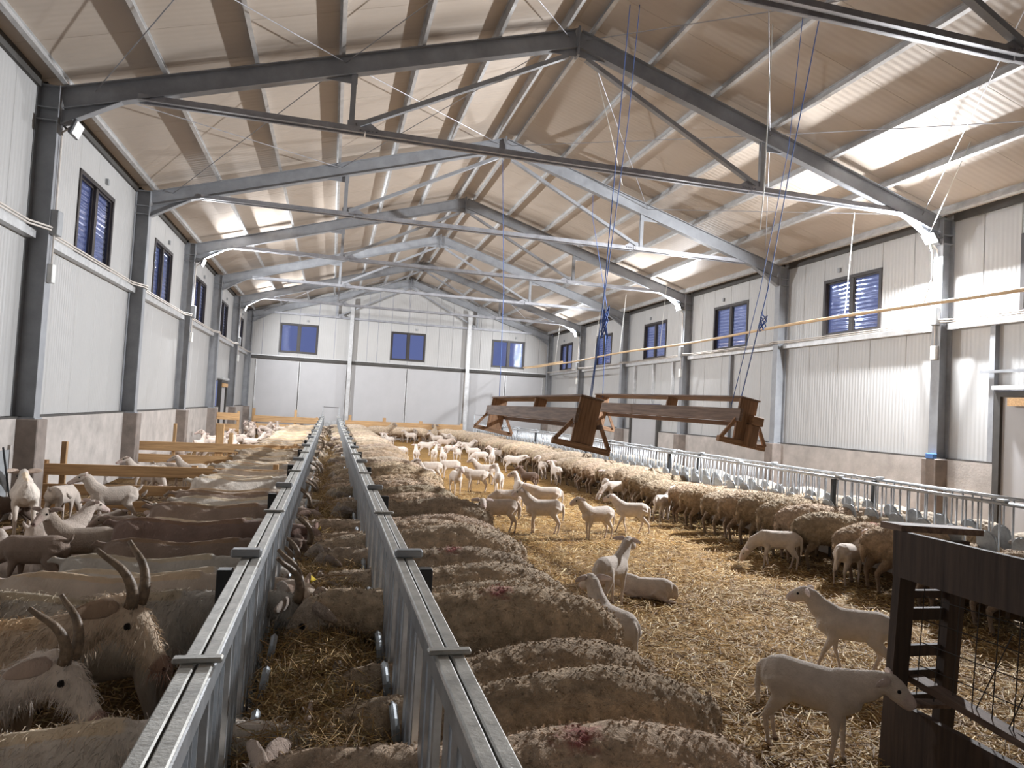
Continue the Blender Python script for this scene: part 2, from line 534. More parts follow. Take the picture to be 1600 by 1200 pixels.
WIN = (1.715, 3.555)
for side, wx, inward in (('left', WL, 1), ('right', WR, -1)):
    pl = MB()
    cx = wx + 0.10 * inward       # face of the plinth
    gaps = {'left': [(28.1, 29.6)], 'right': [(22.7, 25.1), (6.3, 9.75)]}[side]
    ys = [YF] + [t for g in gaps[::-1] for t in g] + [YB] if side == 'right' else [YF, gaps[0][0], gaps[0][1], YB]
    for a, b_ in zip(ys[::2], ys[1::2]):
        x0, x1 = sorted((cx, wx - 0.15 * inward))
        pl.box(x0, x1, a, b_, -0.3, Z_PL)
    root = pl.build('wall_' + side, M_CONC)
    struct(root, 'pale ribbed panel wall on a concrete plinth, %s side of the barn' % side)
    MB().box(*sorted((wx + 0.115 * inward, wx)), YF, YB, Z_PL - 0.002, Z_PL + 0.03).build('base_flashing', M_TRIM, root) if False else None
    for a, b_ in zip(ys[::2], ys[1::2]):
        MB().box(*sorted((wx + 0.10 * inward, wx - 0.05 * inward)), a, b_, Z_PL, Z_PL + 0.028).build('base_flashing', M_TRIM, root)
    for k, y in enumerate(FY):      # darker concrete pillars below the steel columns
        MB().bevbox(*sorted((wx + 0.36 * inward, wx)), y - 0.17, y + 0.17, -0.3, Z_PL, 0.012).build('pillar', M_PILLAR, root)
    bays = [YF] + FY
    for k in range(len(bays) - 1):
        y0, y1 = bays[k], bays[k + 1]
        n = 5
        for j in range(n):
            a, b_ = y0 + (y1 - y0) * j / n, y0 + (y1 - y0) * (j + 1) / n
            if any(a > g[0] - 0.6 and b_ < g[1] + 0.6 for g in gaps):
                g = [g for g in gaps if a > g[0] - 0.6 and b_ < g[1] + 0.6][0]
                panel(root, 'panel', wx, a, b_, 2.32 if g[0] > 10 else 2.62, Z_GIRT - 0.04, M_WALL, 0.08, inward)
            else:
                panel(root, 'panel', wx, a, b_, Z_PL + 0.03, Z_GIRT - 0.04, M_WALL, 0.08, inward)
        if k == 0:
            for j in range(5):
                panel(root, 'panel', wx, y0 + j, y0 + j + 1, Z_GIRT - 0.04, 6.05, M_WALL, 0.08, inward)
        else:
            a, b_ = y0 + WIN[0], y0 + WIN[1]
            for (p, q, z0) in ((y0, y0 + WIN[0] / 2, Z_GIRT - 0.04), (y0 + WIN[0] / 2, a, Z_GIRT - 0.04),
                               (a, (a + b_) / 2, 5.32), ((a + b_) / 2, b_, 5.32),
                               (b_, (b_ + y1) / 2, Z_GIRT - 0.04), ((b_ + y1) / 2, y1, Z_GIRT - 0.04)):
                panel(root, 'panel', wx, p, q, z0, 6.05, M_WALL, 0.08, inward)
            panel(root, 'panel', wx, a, b_, Z_GIRT - 0.04, 3.95, M_WALL, 0.08, inward)
            window(wx, y0 + 2.635, 4.635, 'Y', inward)
        # girt: a light channel between the columns, and the dark eaves trim above
        x0, x1 = sorted((wx, wx + 0.13 * inward))
        MB().box(x0, x1, y0 + 0.1, y1 - 0.1, Z_GIRT - 0.07, Z_GIRT - 0.055).box(x0, x1, y0 + 0.1, y1 - 0.1, Z_GIRT + 0.03, Z_GIRT + 0.045).box(
            *sorted((wx + 0.118 * inward, wx + 0.13 * inward)), y0 + 0.1, y1 - 0.1, Z_GIRT - 0.055, Z_GIRT + 0.03).build('girt', M_PURL, root)
        MB().box(*sorted((wx, wx + 0.05 * inward)), y0 + 0.1, y1 - 0.1, 5.86, 6.02).build('eaves_trim', M_TRIM, root)

# ---- back wall with three windows above three pairs of tall sliding doors
bw = MB().box(WL - 0.1, WR + 0.1, YB, YB + 0.2, -0.3, 3.9).build('wall_back', M_CONC)
struct(bw, 'pale gable end wall with tall sliding doors and three windows')


def back_panel(x0, x1, z0, z1a, z1b, mat, name='panel', y=YB - 0.08):
    g = 0.006
    v = [(x0 + g, y, z0), (x1 - g, y, z0), (x1 - g, y, z1b), (x0 + g, y, z1a), (x0 + g, y + 0.08, z0), (x1 - g, y + 0.08, z0), (x1 - g, y + 0.08, z1b),
         (x0 + g, y + 0.08, z1a)]
    return MB().add(v, [(0, 1, 2, 3), (4, 7, 6, 5), (0, 4, 5, 1), (1, 5, 6, 2), (2, 6, 7, 3), (3, 7, 4, 0)]).build(name, mat, bw)


BWIN = [(-2.62, -0.80), (2.76, 4.52), (8.02, 9.82)]
xs = [WL, -3.4, -2.62, -1.71, -0.80, 0.0, 0.75, 1.6, 2.1, 2.76, 3.64, 4.52, 5.2, 5.9, 6.73, 7.4, 8.02, 8.92, 9.82, 10.6, WR]


def roof_z(x):
    return rafter_top(x) + 0.16


for a, b_ in zip(xs[:-1], xs[1:]):
    inwin = any(a >= p - 0.01 and b_ <= q + 0.01 for p, q in BWIN)
    if a < XC < b_:
        mid = XC
        back_panel(a, mid, 5.48 if inwin else Z_GIRT, roof_z(a), roof_z(mid), M_BACK)
        back_panel(mid, b_, 5.48 if inwin else Z_GIRT, roof_z(mid), roof_z(b_), M_BACK)
    else:
        back_panel(a, b_, 5.48 if inwin else Z_GIRT, roof_z(a), roof_z(b_), M_BACK)
    if inwin:
        back_panel(a, b_, Z_GIRT, 4.02, 4.02, M_BACK)
for p, q in BWIN:
    window((p + q) / 2, YB - 0.08, 4.75, 'X', 1, q - p, 1.46)
MB().box(WL, WR, YB - 0.13, YB - 0.07, Z_GIRT - 0.17, Z_GIRT - 0.03).build('door_track', M_TRIM, bw)
MB().box(WL, WR, YB - 0.16, YB - 0.07, Z_GIRT - 0.03, Z_GIRT + 0.01).build('girt', M_PURL, bw)
dn = 0
DOORX = [(-3.62, -1.62), (-1.58, 0.66), (0.9, 3.64), (3.68, 6.6), (6.86, 8.8), (8.84, 10.9)]
for a, b_ in DOORX:
    dn += 1
    d = empty('door_%d' % dn, ((a + b_) / 2, YB - 0.10, 0.2))
    struct(d)
    hw = (b_ - a) / 2
    MB().bevbox(-hw, hw, -0.02, 0.03, 0, Z_GIRT - 0.42, 0.005).build('leaf', M_DOOR, d)
    MB().box(-hw, -hw + 0.05, -0.035, -0.02, 0, Z_GIRT - 0.42).build('stile', M_PURL, d)
    MB().box(hw - 0.05, hw, -0.035, -0.02, 0, Z_GIRT - 0.42).build('stile', M_PURL, d)
for a, b_ in ((WL, -3.64), (10.92, WR)):
    back_panel(a, b_, 0.2, Z_GIRT - 0.2, Z_GIRT - 0.2, M_BACK)

# ---- front wall (behind the viewer)
fw_ = MB().box(WL - 0.1, WR + 0.1, YF - 0.2, YF, -0.3, 6.0).add(
    [(WL - 0.1, YF - 0.2, 6), (WR + 0.1, YF - 0.2, 6), (XC, YF - 0.2, 8.4), (WL - 0.1, YF, 6), (WR + 0.1, YF, 6), (XC, YF, 8.4)],
    [(0, 1, 2), (3, 5, 4), (0, 3, 4, 1), (1, 4, 5, 2), (2, 5, 3, 0)]).build('wall_front', M_BACK)
struct(fw_)

# ---- side doors
def side_door(x, y0, y1, h, inward, n, lintel=False):
    d = empty('door_%d' % n, (x, y0, 0))
    struct(d)
    wdt = y1 - y0
    MB().box(*sorted((0.0, -0.06 * inward)), 0.12, wdt - 0.12, 0.02, h - 0.1).build('leaf', M_DOOR, d)
    for ya, yb in ((0, 0.12), (wdt - 0.12, wdt)):
        MB().box(*sorted((0.06 * inward, -0.08 * inward)), ya, yb, 0, h).build('jamb', M_TRIM, d)
    MB().box(*sorted((0.06 * inward, -0.08 * inward)), 0.12, wdt - 0.12, h - 0.1, h).build('head', M_TRIM, d)
    if lintel:
        MB().box(*sorted((0.12 * inward, 0.061 * inward)), 0.05, wdt - 0.3, h - 0.26, h - 0.12).build('wooden_lintel', M_PINE, d)
        MB().box(*sorted((0.12 * inward, 0.061 * inward)), -0.2, wdt, h + 0.02, h + 0.09).build('rail', M_PURL, d)
    return d


side_door(WR - 0.1, 22.7, 25.1, 2.3, -1, 7)
side_door(WR - 0.1, 6.3, 9.75, 2.6, -1, 8, True)
side_door(WL + 0.1, 28.1, 29.6, 2.35, 1, 9, True)

# ---- roof: panels side by side on each slope, purlins, bracing rods
rc = MB().box(XC - 0.25, XC + 0.25, YF, YB + 0.1, 8.55, 8.58).build('ceiling', M_TRIM)
struct(rc, 'beige insulated pitched roof on galvanised purlins')
SLOPE_L = math.hypot(XC - WL + 0.05, SL * (XC - WL + 0.05))
pm = {}
for s in (-1, 1):
    # local: x up the slope from the eave, y along the hall
    mb = MB()
    mb.add([(0, 0.004, 0), (0, 0.996, 0), (SLOPE_L, 0.996, 0), (SLOPE_L, 0.004, 0), (0, -0.001, 0.008), (0, 1.001, 0.008), (SLOPE_L, 1.001, 0.008), (SLOPE_L, -0.001, 0.008),
            (0, -0.001, 0.08), (0, 1.001, 0.08), (SLOPE_L, 1.001, 0.08), (SLOPE_L, -0.001, 0.08)],
           [(0, 1, 2, 3), (0, 4, 5, 1), (1, 5, 6, 2), (2, 6, 7, 3), (3, 7, 4, 0), (8, 11, 10, 9), (4, 8, 9, 5), (5, 9, 10, 6), (6, 10, 11, 7), (7, 11, 8, 4)])
    pm[s] = mb.mesh('roof_panel', M_ROOF)
    nP = int(math.ceil((YB + 0.1 - YF)))
    for k in range(nP):
        o = bpy.data.objects.new('roof_panel', pm[s])
        C.objects.link(o)
        o.parent = rc
        if s < 0:
            o.location = (WL - 0.05, YF + k, rafter_top(WL - 0.05) + 0.165)
            o.rotation_euler = (0, -CA, 0)
        else:
            o.location = (WR + 0.05, YF + k + 1, rafter_top(WR + 0.05) + 0.165)
            o.rotation_euler = (0, -CA, PI)
PURX = [-3.80, -2.57, -1.35, -0.14, 1.06, 2.26, 3.36]
pur = MB().box(-0.03, 0.03, 0, 5, 0.0, 0.006).box(-0.004, 0.004, 0, 5, 0.006, 0.144).box(-0.03, 0.03, 0, 5, 0.144, 0.15).box(0.022, 0.03, 0, 5, 0.006, 0.024).mesh('purlin', M_PURL)
for px in PURX:
    for s in (-1, 1):
        x = px if s < 0 else 2 * XC - px
        for k in range(8):
            y = YF + 5 * k
            o = bpy.data.objects.new('purlin', pur)
            C.objects.link(o)
            o.parent = rc
            o.location = (x, y if s < 0 else y + 5, rafter_top(x) + 0.008)
            o.rotation_euler = (0, -CA, 0 if s < 0 else PI)
ROD_PTS = [XL + 0.4, -0.1, XC - 0.15]
for k in (1, 2, 6):
    y0, y1 = FY[k], FY[k + 1] if k + 1 < 8 else YB
    for s in (-1, 1):
        pts = [p if s < 0 else 2 * XC - p for p in ROD_PTS]
        for a, b_ in zip(pts[:-1], pts[1:]):
            for (xa, xb) in ((a, b_), (b_, a)):
                MB().tube([(xa, y0, rafter_top(xa) - 0.10), (xb, y1, rafter_top(xb) - 0.10)], 0.008, 5).build('bracing_rod', M_CHORD, rc)

# ---- steel columns and trusses, one pair of columns and one truss per frame
def frame_label(k):
    return ['behind the viewer', 'cut off by the picture edge', 'first full one from the viewer', 'second full one from the viewer',
            'third full one from the viewer', 'fourth full one from the viewer', 'fifth full one from the viewer', 'the last, against the gable wall'][k]


for k, y in enumerate(FY):
    yy = y if k < 7 else YB - 0.26
    for s, side in ((-1, 'left'), (1, 'right')):
        xin = XL if s < 0 else XR
        col = empty('steel_column', (xin, yy, Z_PL))
        nm = {0: 'behind the viewer', 1: 'nearest, beside the viewer', 7: 'in the far corner'}.get(k, nth(k - 1) + ' full one from the viewer')
        tag(col, 'grey steel I-section column on the %s wall, %s' % (side, nm), 'column', 'columns along the %s wall' % side)
        h = Z_EAVE - Z_PL
        d = 0.275
        mb = MB()
        mb.box(*sorted((0, s * 0.012)), -0.10, 0.10, 0, h)
        mb.build('inner_flange', M_STEEL, col)
        MB().box(*sorted((s * (d - 0.012), s * d)), -0.10, 0.10, 0, h).build('outer_flange', M_STEEL, col)
        MB().box(*sorted((s * 0.012, s * (d - 0.012))), -0.005, 0.005, 0, h).build('web', M_STEEL, col)
        for zz in (h - 0.02, h - 0.33, h - 0.50):
            MB().box(*sorted((s * 0.012, s * (d - 0.012))), -0.095, 0.095, zz, zz + 0.012).build('stiffener', M_STEEL, col)
        MB().box(*sorted((-s * 0.02, s * (d + 0.0))), -0.13, 0.13, 0, 0.02).build('base_plate', M_STEEL, col)
    tr = empty('roof_truss', (0, yy, 0))
    tag(tr, 'grey steel roof truss with tie chord and struts, ' + frame_label(k), 'truss', 'roof trusses')
    D = 0.30
    for s in (-1, 1):
        X = (lambda x: x) if s < 0 else (lambda x: 2 * XC - x)
        nrm = Vector((s * SL, 0, -1)).normalized() if s < 0 else Vector((SL, 0, -1)).normalized()
        # rafter
        def rp(x, dz):
            return Vector((X(x), 0, rafter_top(X(x)) + dz))
        dv = D / math.cos(CA)
        MB().ibeam(rp(XL - 0.0, -dv / 2), rp(XC - 0.012, -dv / 2), 0.15, D, 0.012, 0.008, YV).build('rafter', M_STEEL, tr)
        # haunch under the eaves end
        hp = [(XL + 0.005, -dv + 0.01), (XL + 0.75, -dv + 0.005), (XL + 0.005, -0.52)]
        v = []
        for yy2 in (-0.006, 0.006):
            v += [(X(a), yy2, rafter_top(X(a)) + b_) for a, b_ in hp]
        mb = MB().add(v, [(0, 1, 2), (3, 5, 4), (0, 3, 4, 1), (1, 4, 5, 2), (2, 5, 3, 0)])
        mb.bar((X(XL + 0.02), 0, rafter_top(X(XL)) - 0.52), (X(XL + 0.75), 0, rafter_top(X(XL + .75)) - dv), 0.13, 0.012, YV)
        mb.build('haunch', M_STEEL, tr)
        # splice plate at the ridge
        MB().box(*sorted((XC + s * 0.002, XC + s * 0.018)), -0.09, 0.09, rafter_top(XC) - 0.46, rafter_top(XC) + 0.03).build('ridge_plate', M_STEEL, tr)
        hr = [(XC - 0.02, -dv), (XC - 0.5, -dv), (XC - 0.02, -0.45)]
        v = []
        for yy2 in (-0.006, 0.006):
            v += [(X(a), yy2, rafter_top(X(a)) + b_) for a, b_ in hr]
        MB().add(v, [(0, 1, 2), (3, 5, 4), (0, 3, 4, 1), (1, 4, 5, 2), (2, 5, 3, 0)]).build('ridge_gusset', M_STEEL, tr)
        # strut, diagonal and gussets
        xs_ = 0.04
        zc_ = 5.96
        zt_ = rafter_top(X(xs_)) - dv
        MB().bar((X(xs_), 0, zc_ + 0.02), (X(xs_), 0, zt_ + 0.01), 0.08, 0.08, YV).build('strut', M_STEEL, tr)
        MB().bar((X(xs_ + 0.08), 0, zc_ + 0.05), (X(XC - 0.16), 0, rafter_top(XC) - 0.47), 0.09, 0.07, YV).build('diagonal', M_STEEL, tr)
        g1 = [(X(xs_ + 0.05), zt_ + 0.02), (X(xs_ + 0.05), zt_ - 0.14), (X(xs_ - 0.42), zt_ - 0.42 * SL), (X(xs_ - 0.42), zt_ - 0.36 * SL)]
        v = [(a, yy2, b_) for yy2 in (-0.008, 0.008) for a, b_ in g1]
        MB().add(v, [(0, 1, 2, 3), (4, 7, 6, 5), (0, 4, 5, 1), (1, 5, 6, 2), (2, 6, 7, 3), (3, 7, 4, 0)]).build('gusset', M_STEEL, tr)
        g2 = [(X(xs_ - 0.06), zc_ - 0.02), (X(xs_ + 0.5), zc_ - 0.02), (X(xs_ + 0.22), zc_ + 0.16), (X(xs_ - 0.06), zc_ + 0.12)]
        v = [(a, yy2, b_) for yy2 in (-0.008, 0.008) for a, b_ in g2]
        MB().add(v, [(0, 1, 2, 3), (4, 7, 6, 5), (0, 4, 5, 1), (1, 5, 6, 2), (2, 6, 7, 3), (3, 7, 4, 0)]).build('gusset', M_CHORD, tr)
        bo = MB()
        for q in range(5):
            bx_ = X(xs_ + 0.14 + 0.06 * q)
            bo.tube([(bx_, -0.075, zc_ - 0.015), (bx_, 0.075, zc_ - 0.015)], 0.012, 6)
        bo.build('splice_bolts', M_CHORD, tr)
        # outer part of the tie
        for yy2 in (-0.045, 0.045):
            MB().box(*sorted((X(XL + 0.95), X(xs_ + 0.2))), yy2 - 0.006, yy2 + 0.006, zc_ - 0.07, zc_ + 0.03).box(
                *sorted((X(XL + 0.95), X(xs_ + 0.2))), *sorted((yy2, yy2 + 0.05 * (1 if yy2 > 0 else -1))), zc_ - 0.07, zc_ - 0.06).build('tie_angle', M_CHORD, tr)
    for yy2 in (-0.045, 0.045):
        xa, xb = 0.26, 2 * XC - 0.26
        MB().box(xa, xb, yy2 - 0.006, yy2 + 0.006, 5.88, 5.98).box(xa, xb, *sorted((yy2, yy2 + 0.05 * (1 if yy2 > 0 else -1))), 5.88, 5.89).build('tie_angle', M_CHORD, tr)

# ---- gable posts on the back wall
for x, nm in ((0.78, 'behind the end of the left trough'), (6.73, 'behind the straw pen')):
    g = empty('gable_post', (x, YB - 0.26, 0.2))
    tag(g, 'light grey steel gable post ' + nm, 'column', 'gable posts')
    h = rafter_top(x) - 0.42 - 0.2
    MB().box(-0.09, 0.09, -0.10, -0.09, 0, h).build('front_flange', M_PURL, g)
    MB().box(-0.004, 0.004, -0.09, 0.08, 0, h).build('web', M_PURL, g)
for x in (-1.6, 3.66, 8.82, 2.1, 5.2):
    pass

# ---- floodlights
def floodlight(x, y, z, s, on, label, power=1.0, down=20):
    """s = +1 looks towards +X"""
    root = empty('floodlight', (x, y, z), (0, 0, 0 if s > 0 else PI))
    tag(root, label, 'floodlight', 'floodlights high on the columns')
    tilt = math.radians(down)
    rot = (0, tilt, 0)
    hs = MB().bevbox(-0.05, 0.0, -0.15, 0.15, -0.11, 0.11, 0.012).build('housing', M_LAMP, root, rot=rot)
    MB().box(0.0, 0.006, -0.135, 0.135, -0.095, 0.095).build('lens', M_LENS if on else M_LENSOFF, hs)
    br = MB().bar((-0.03, -0.16, 0.0), (-0.14, -0.16, 0.0), 0.02, 0.006).bar((-0.03, 0.16, 0), (-0.14, 0.16, 0), 0.02, 0.006).box(-0.145, -0.135, -0.165, 0.165, -0.015, 0.015)
    br.build('bracket', M_LAMP, root)
    if on:
        ld = bpy.data.lights.new('floodlight_beam', 'AREA')
        ld.shape = 'RECTANGLE'
        ld.size, ld.size_y = 0.19, 0.27
        ld.energy = LAMP_W * power
        ld.color = LAMP_COL
        lo = bpy.data.objects.new('floodlight_beam', ld)
        C.objects.link(lo)
        lo.parent = root
        # the lamp shines along local +X, tipped down a little
        dirv = Vector((math.cos(tilt), 0, -math.sin(tilt)))
        lo.location = dirv * 0.02
        lo.rotation_euler = dirv.to_track_quat('-Z', 'Y').to_euler()
    return root


floodlight(XR - 0.22, FY[2], 5.50, -1, True, 'lit floodlight on the nearest full column of the right wall', 2.4, 37)
floodlight(XR - 0.22, FY[4], 5.48, -1, True, 'lit floodlight on the third full column of the right wall', 0.85)
floodlight(XR - 0.22, FY[6], 5.50, -1, True, 'lit floodlight on the fifth full column of the right wall', 0.58)
floodlight(XL + 0.22, FY[4], 5.42, 1, True, 'lit floodlight on the third full column of the left wall', 0.85)
floodlight(XL + 0.22, FY[6], 5.42, 1, True, 'lit floodlight on the fifth full column of the left wall', 0.58)
floodlight(XL + 0.22, FY[2], 5.36, 1, False, 'unlit floodlight on the nearest full column of the left wall')

# ================================================================== FEED TROUGHS
RAIL_Z = 1.10
T1L, T1R = -0.285, 0.36          # barrier planes of the left trough
T2F, T2B = 6.98, 7.66           # barrier planes of the right trough
TY0, TY1 = 0.7, 34.2


def flat_barrier(x, inward, label):
    """headlock barrier of flat galvanised slats below a double top rail; inward = towards the hay"""
    root = empty('feed_barrier', (x, TY0, 0))
    tag(root, label, 'feed barrier', 'feed barriers of the left trough')
    L_ = TY1 - TY0
    sec = 2.48
    n = int(L_ / sec)
    rail = MB().bevbox(-0.0185, 0.0185, 0.004, sec - 0.004, -0.02, 0.02, 0.004).mesh('top_rail', M_RAIL)
    for k in range(n):
        for dx in (-0.0215, 0.0215):
            link('top_rail', rail, root, (dx, k * sec, RAIL_Z))
    lip = MB().box(-0.003, 0.003, 0.004, sec - 0.004, -0.05, 0.0).mesh('rail_lip', M_GALV)
    for k in range(n):
        link('rail_lip', lip, root, (inward * 0.043, k * sec, RAIL_Z + 0.015))
    low = MB().bevbox(-0.02, 0.02, 0.004, sec - 0.004, -0.025, 0.025, 0.004).mesh('lower_rail', M_GALV)
    for k in range(n):
        link('lower_rail', low, root, (0, k * sec, 0.46))
    wide = MB().box(-0.012, -0.008, 0, 0.075, 0.44, RAIL_Z - 0.02).box(-0.012, 0.012, 0, 0.004, 0.44, RAIL_Z - 0.02).box(-0.012, 0.012, 0.071, 0.075, 0.44, RAIL_Z - 0.02).mesh('slat', M_GALV)
    thin = MB().box(-0.010, 0.010, 0, 0.03, 0.44, RAIL_Z - 0.02).mesh('slat', M_GALV)
    step = 0.4133
    m = int(n * sec / step)
    plate = d_plate(0.17, 0.30)
    for k in range(m):
        y = k * step
        link('slat', wide, root, (inward * 0.03, y + 0.02, 0))
        link('slat', wide, root, (inward * 0.03, y + 0.13, 0))
        link('slat', thin, root, (inward * 0.03, y + 0.36, 0))
        link('neck_plate', plate, root, (inward * 0.05, y + 0.27, 0.40), (0, inward * 0.12, 0))
    cl = MB().bevbox(-0.062, 0.062, -0.028, 0.028, 0, 0.035, 0.008).mesh('clamp', M_BOX)
    strap = MB().bevbox(-0.06, 0.06, -0.016, 0.016, 0, 0.014, 0.004).mesh('joint_strap', M_RAIL)
    post = MB().bevbox(-0.03, 0.03, -0.03, 0.03, 0, RAIL_Z - 0.03, 0.004).mesh('post', M_BLACK)
    for k in range(1, n):
        link('clamp', cl, root, (-inward * 0.02, k * sec, RAIL_Z + 0.02))
        link('post', post, root, (-inward * 0.10, k * sec, 0))
        link('joint_strap', strap, root, (0, k * sec - sec / 2, RAIL_Z + 0.02))
    return root


def d_plate(wd, h, t=0.03):
    """sheet-metal neck plate: straight sides, rounded top, raised rim"""
    prof = [(-wd / 2, 0), (wd / 2, 0)]
    for k in range(9):
        a = PI * k / 8
        prof.append((wd / 2 * math.cos(a), h - wd / 2 + wd / 2 * math.sin(a)))
    n = len(prof)
    mb = MB()
    v = [(0.0, a, b_) for a, b_ in prof] + [(t, a, b_) for a, b_ in prof]
    fs = [tuple(range(n - 1, -1, -1)), tuple(range(n, 2 * n))] + [(i, (i + 1) % n, n + (i + 1) % n, n + i) for i in range(n)]
    mb.add(v, fs)
    # rim strip round the outside
    pts = [(t / 2, a, b_) for a, b_ in prof[1:]] + [(t / 2, *prof[0])]
    mb.tube(pts, 0.010, 5)
    return mb.mesh('neck_plate', M_PLATE)


def bar_barrier(x, inward, label, y0=TY0 + 0.3):
    """headlock barrier of round bars with rounded sheet neck plates, single top tube"""
    root = empty('feed_barrier', (x, y0, 0))
    tag(root, label, 'feed barrier', 'feed barriers of the right trough')
    sec = 2.48
    n = int((TY1 - y0) / sec)
    rail = MB().tube([(0, 0.003, 0), (0, sec - 0.003, 0)], 0.022, 8).mesh('top_rail', M_GALV, True)
    low = MB().bevbox(-0.02, 0.02, 0.004, sec - 0.004, -0.03, 0.03, 0.004).mesh('lower_rail', M_GALV)
    for k in range(n):
        link('top_rail', rail, root, (0, k * sec, RAIL_Z))
        link('lower_rail', low, root, (0, k * sec, 0.42))
    bar = MB().tube([(0, 0, 0.42), (0, 0, RAIL_Z)], 0.011, 6).mesh('bar', M_GALV, True)
    plate = d_plate(0.20, 0.40, 0.035)
    step = 0.4133
    m = int(n * sec / step)
    for k in range(m):
        y = k * step
        link('bar', bar, root, (0, y + 0.03, 0))
        link('bar', bar, root, (0, y + 0.15, 0))
        link('bar', bar, root, (0, y + 0.29, 0))
        link('neck_plate', plate, root, (-0.06, y + 0.09, 0.40), (0, -0.20, 0.12))
    cl = MB().bevbox(-0.04, 0.04, -0.05, 0.05, 0, 0.03, 0.006).mesh('clamp', M_GALV)
    post = MB().bevbox(-0.03, 0.03, -0.025, 0.025, 0, RAIL_Z - 0.01, 0.004).mesh('post', M_BLACK)
    for k in range(1, n):
        link('clamp', cl, root, (0, k * sec, RAIL_Z + 0.015))
        if k % 2 == 1:
            link('post', post, root, (-0.05, k * sec + 0.05, 0))
    return root


flat_barrier(T1L, 1, 'galvanised slatted feed barrier with double top rail on the goats\' side')
flat_barrier(T1R, -1, 'galvanised slatted feed barrier with double top rail beside the packed ewes')
bar_barrier(T2F, 1, 'galvanised barred feed barrier the far row of ewes feeds through')
bar_barrier(T2B, -1, 'galvanised barred feed barrier next to the plinth of the right wall')


def trough(x0, x1, label, far=True):
    root = empty('feed_trough', ((x0 + x1) / 2, TY0, 0))
    tag(root, label, 'feed trough')
    hw = (x1 - x0) / 2 - 0.05
    L_ = TY1 - TY0
    MB().box(-hw, hw, 0, L_, 0.0, 0.36).build('base', M_CONC, root)
    for s in (-1, 1):
        MB().box(*sorted((s * hw, s * (hw - 0.02))), 0, L_, 0.36, 0.44).build('side_board', M_GALV, root)
    # end gate: a sheet between two uprights and a thin bar over it
    MB().box(-hw, hw, L_ - 0.03, L_, 0.44, 0.86).build('end_sheet', M_GALV, root)
    for s in (-1, 1):
        MB().box(s * (hw + 0.10) - 0.025, s * (hw + 0.10) + 0.025, L_ - 0.05, L_, 0, 1.50).build('end_post', M_GALV, root)
    MB().box(-hw - 0.13, hw + 0.13, L_ - 0.04, L_ - 0.02, 1.47, 1.50).build('end_bar', M_TRIM, root)
    return root


trough(T1L, T1R, 'long hay-filled feed trough between the goats and the packed ewes')
trough(T2F, T2B, 'long feed trough behind the far row of ewes along the right wall')


# ---- hay in the troughs and loose straw: real stalks, too many to count
def stalks(name, n, place, lmin, lmax, wid, pal, tilt, label, cat, curl=0.25):
    pos = place(n)
    n = len(pos)
    ang = rng.uniform(0, 2 * PI, n)
    ln = rng.uniform(lmin, lmax, n)
    ti = rng.normal(0, tilt, n)
    d = np.stack([np.cos(ang) * np.cos(ti), np.sin(ang) * np.cos(ti), np.sin(ti)], 1)
    sd = np.stack([-np.sin(ang), np.cos(ang), rng.normal(0, 0.5, n)], 1)
    sd /= np.linalg.norm(sd, axis=1)[:, None]
    wv = sd * (wid * rng.uniform(0.6, 1.4, n) / 2)[:, None]
    a = pos - d * (ln / 2)[:, None]
    c = pos + d * (ln / 2)[:, None]
    mid = pos + np.stack([rng.normal(0, curl, n) * ln, rng.normal(0, curl, n) * ln, np.abs(rng.normal(0, curl, n)) * ln * 0.6], 1)
    V = np.stack([a - wv, a + wv, mid - wv, mid + wv, c - wv * 0.5, c + wv * 0.5], 1).reshape(-1, 3)
    base = (np.arange(n) * 6)[:, None]
    Fq = np.concatenate([base + np.array([[0, 1, 3, 2]]), base + np.array([[2, 3, 5, 4]])], 1).reshape(-1, 4)
    me = bpy.data.meshes.new(name)
    me.vertices.add(len(V)); me.vertices.foreach_set('co', V.ravel())
    me.loops.add(Fq.size); me.loops.foreach_set('vertex_index', Fq.ravel().astype(np.int32))
    me.polygons.add(len(Fq)); me.polygons.foreach_set('loop_start', np.arange(0, Fq.size, 4, dtype=np.int32))
    me.polygons.foreach_set('loop_total', np.full(len(Fq), 4, dtype=np.int32))
    pal = np.array(pal)
    col = pal[rng.integers(0, len(pal), n)] * rng.uniform(0.75, 1.2, n)[:, None]
    colv = np.repeat(np.concatenate([col, np.ones((n, 1))], 1), 6, axis=0)
    ca = me.color_attributes.new('tint', 'FLOAT_COLOR', 'POINT')
    ca.data.foreach_set('color', colv.astype(np.float32).ravel())
    me.materials.append(M_STRAW)
    me.update(); me.validate()
    o = link(name, me)
    o['kind'] = 'stuff'; o['label'] = label; o['category'] = cat
    return o


GOLD = [(0.48, 0.30, 0.095), (0.56, 0.38, 0.15), (0.38, 0.215, 0.065), (0.27, 0.15, 0.045), (0.66, 0.52, 0.28), (0.18, 0.10, 0.035)]
BROWN = [(0.36, 0.21, 0.08), (0.46, 0.28, 0.10), (0.26, 0.15, 0.055), (0.54, 0.37, 0.16), (0.20, 0.12, 0.045), (0.30, 0.22, 0.08)]


def scatter_floor(x0, x1, y0, y1, zlo=0.0, zhi=0.03):
    def place(n):
        x = rng.uniform(x0, x1, n)
        y = y0 + (y1 - y0) * rng.power(0.62, n)
        z = np.array([floor_z(a, b_) for a, b_ in zip(x, y)]) + rng.uniform(zlo, zhi, n)
        return np.stack([x, y, z], 1)
    return place


stalks('loose_straw', 60000, scatter_floor(0.6, 6.6, 2.4, 15.0), 0.05, 0.16, 0.006, GOLD, 0.12, 'loose golden straw strewn over the middle pen', 'straw')
stalks('pen_straw', 16000, scatter_floor(-3.85, -0.5, 3.0, 14.0), 0.05, 0.15, 0.006, BROWN, 0.12, 'brown trodden straw in the goats\' pen', 'straw')


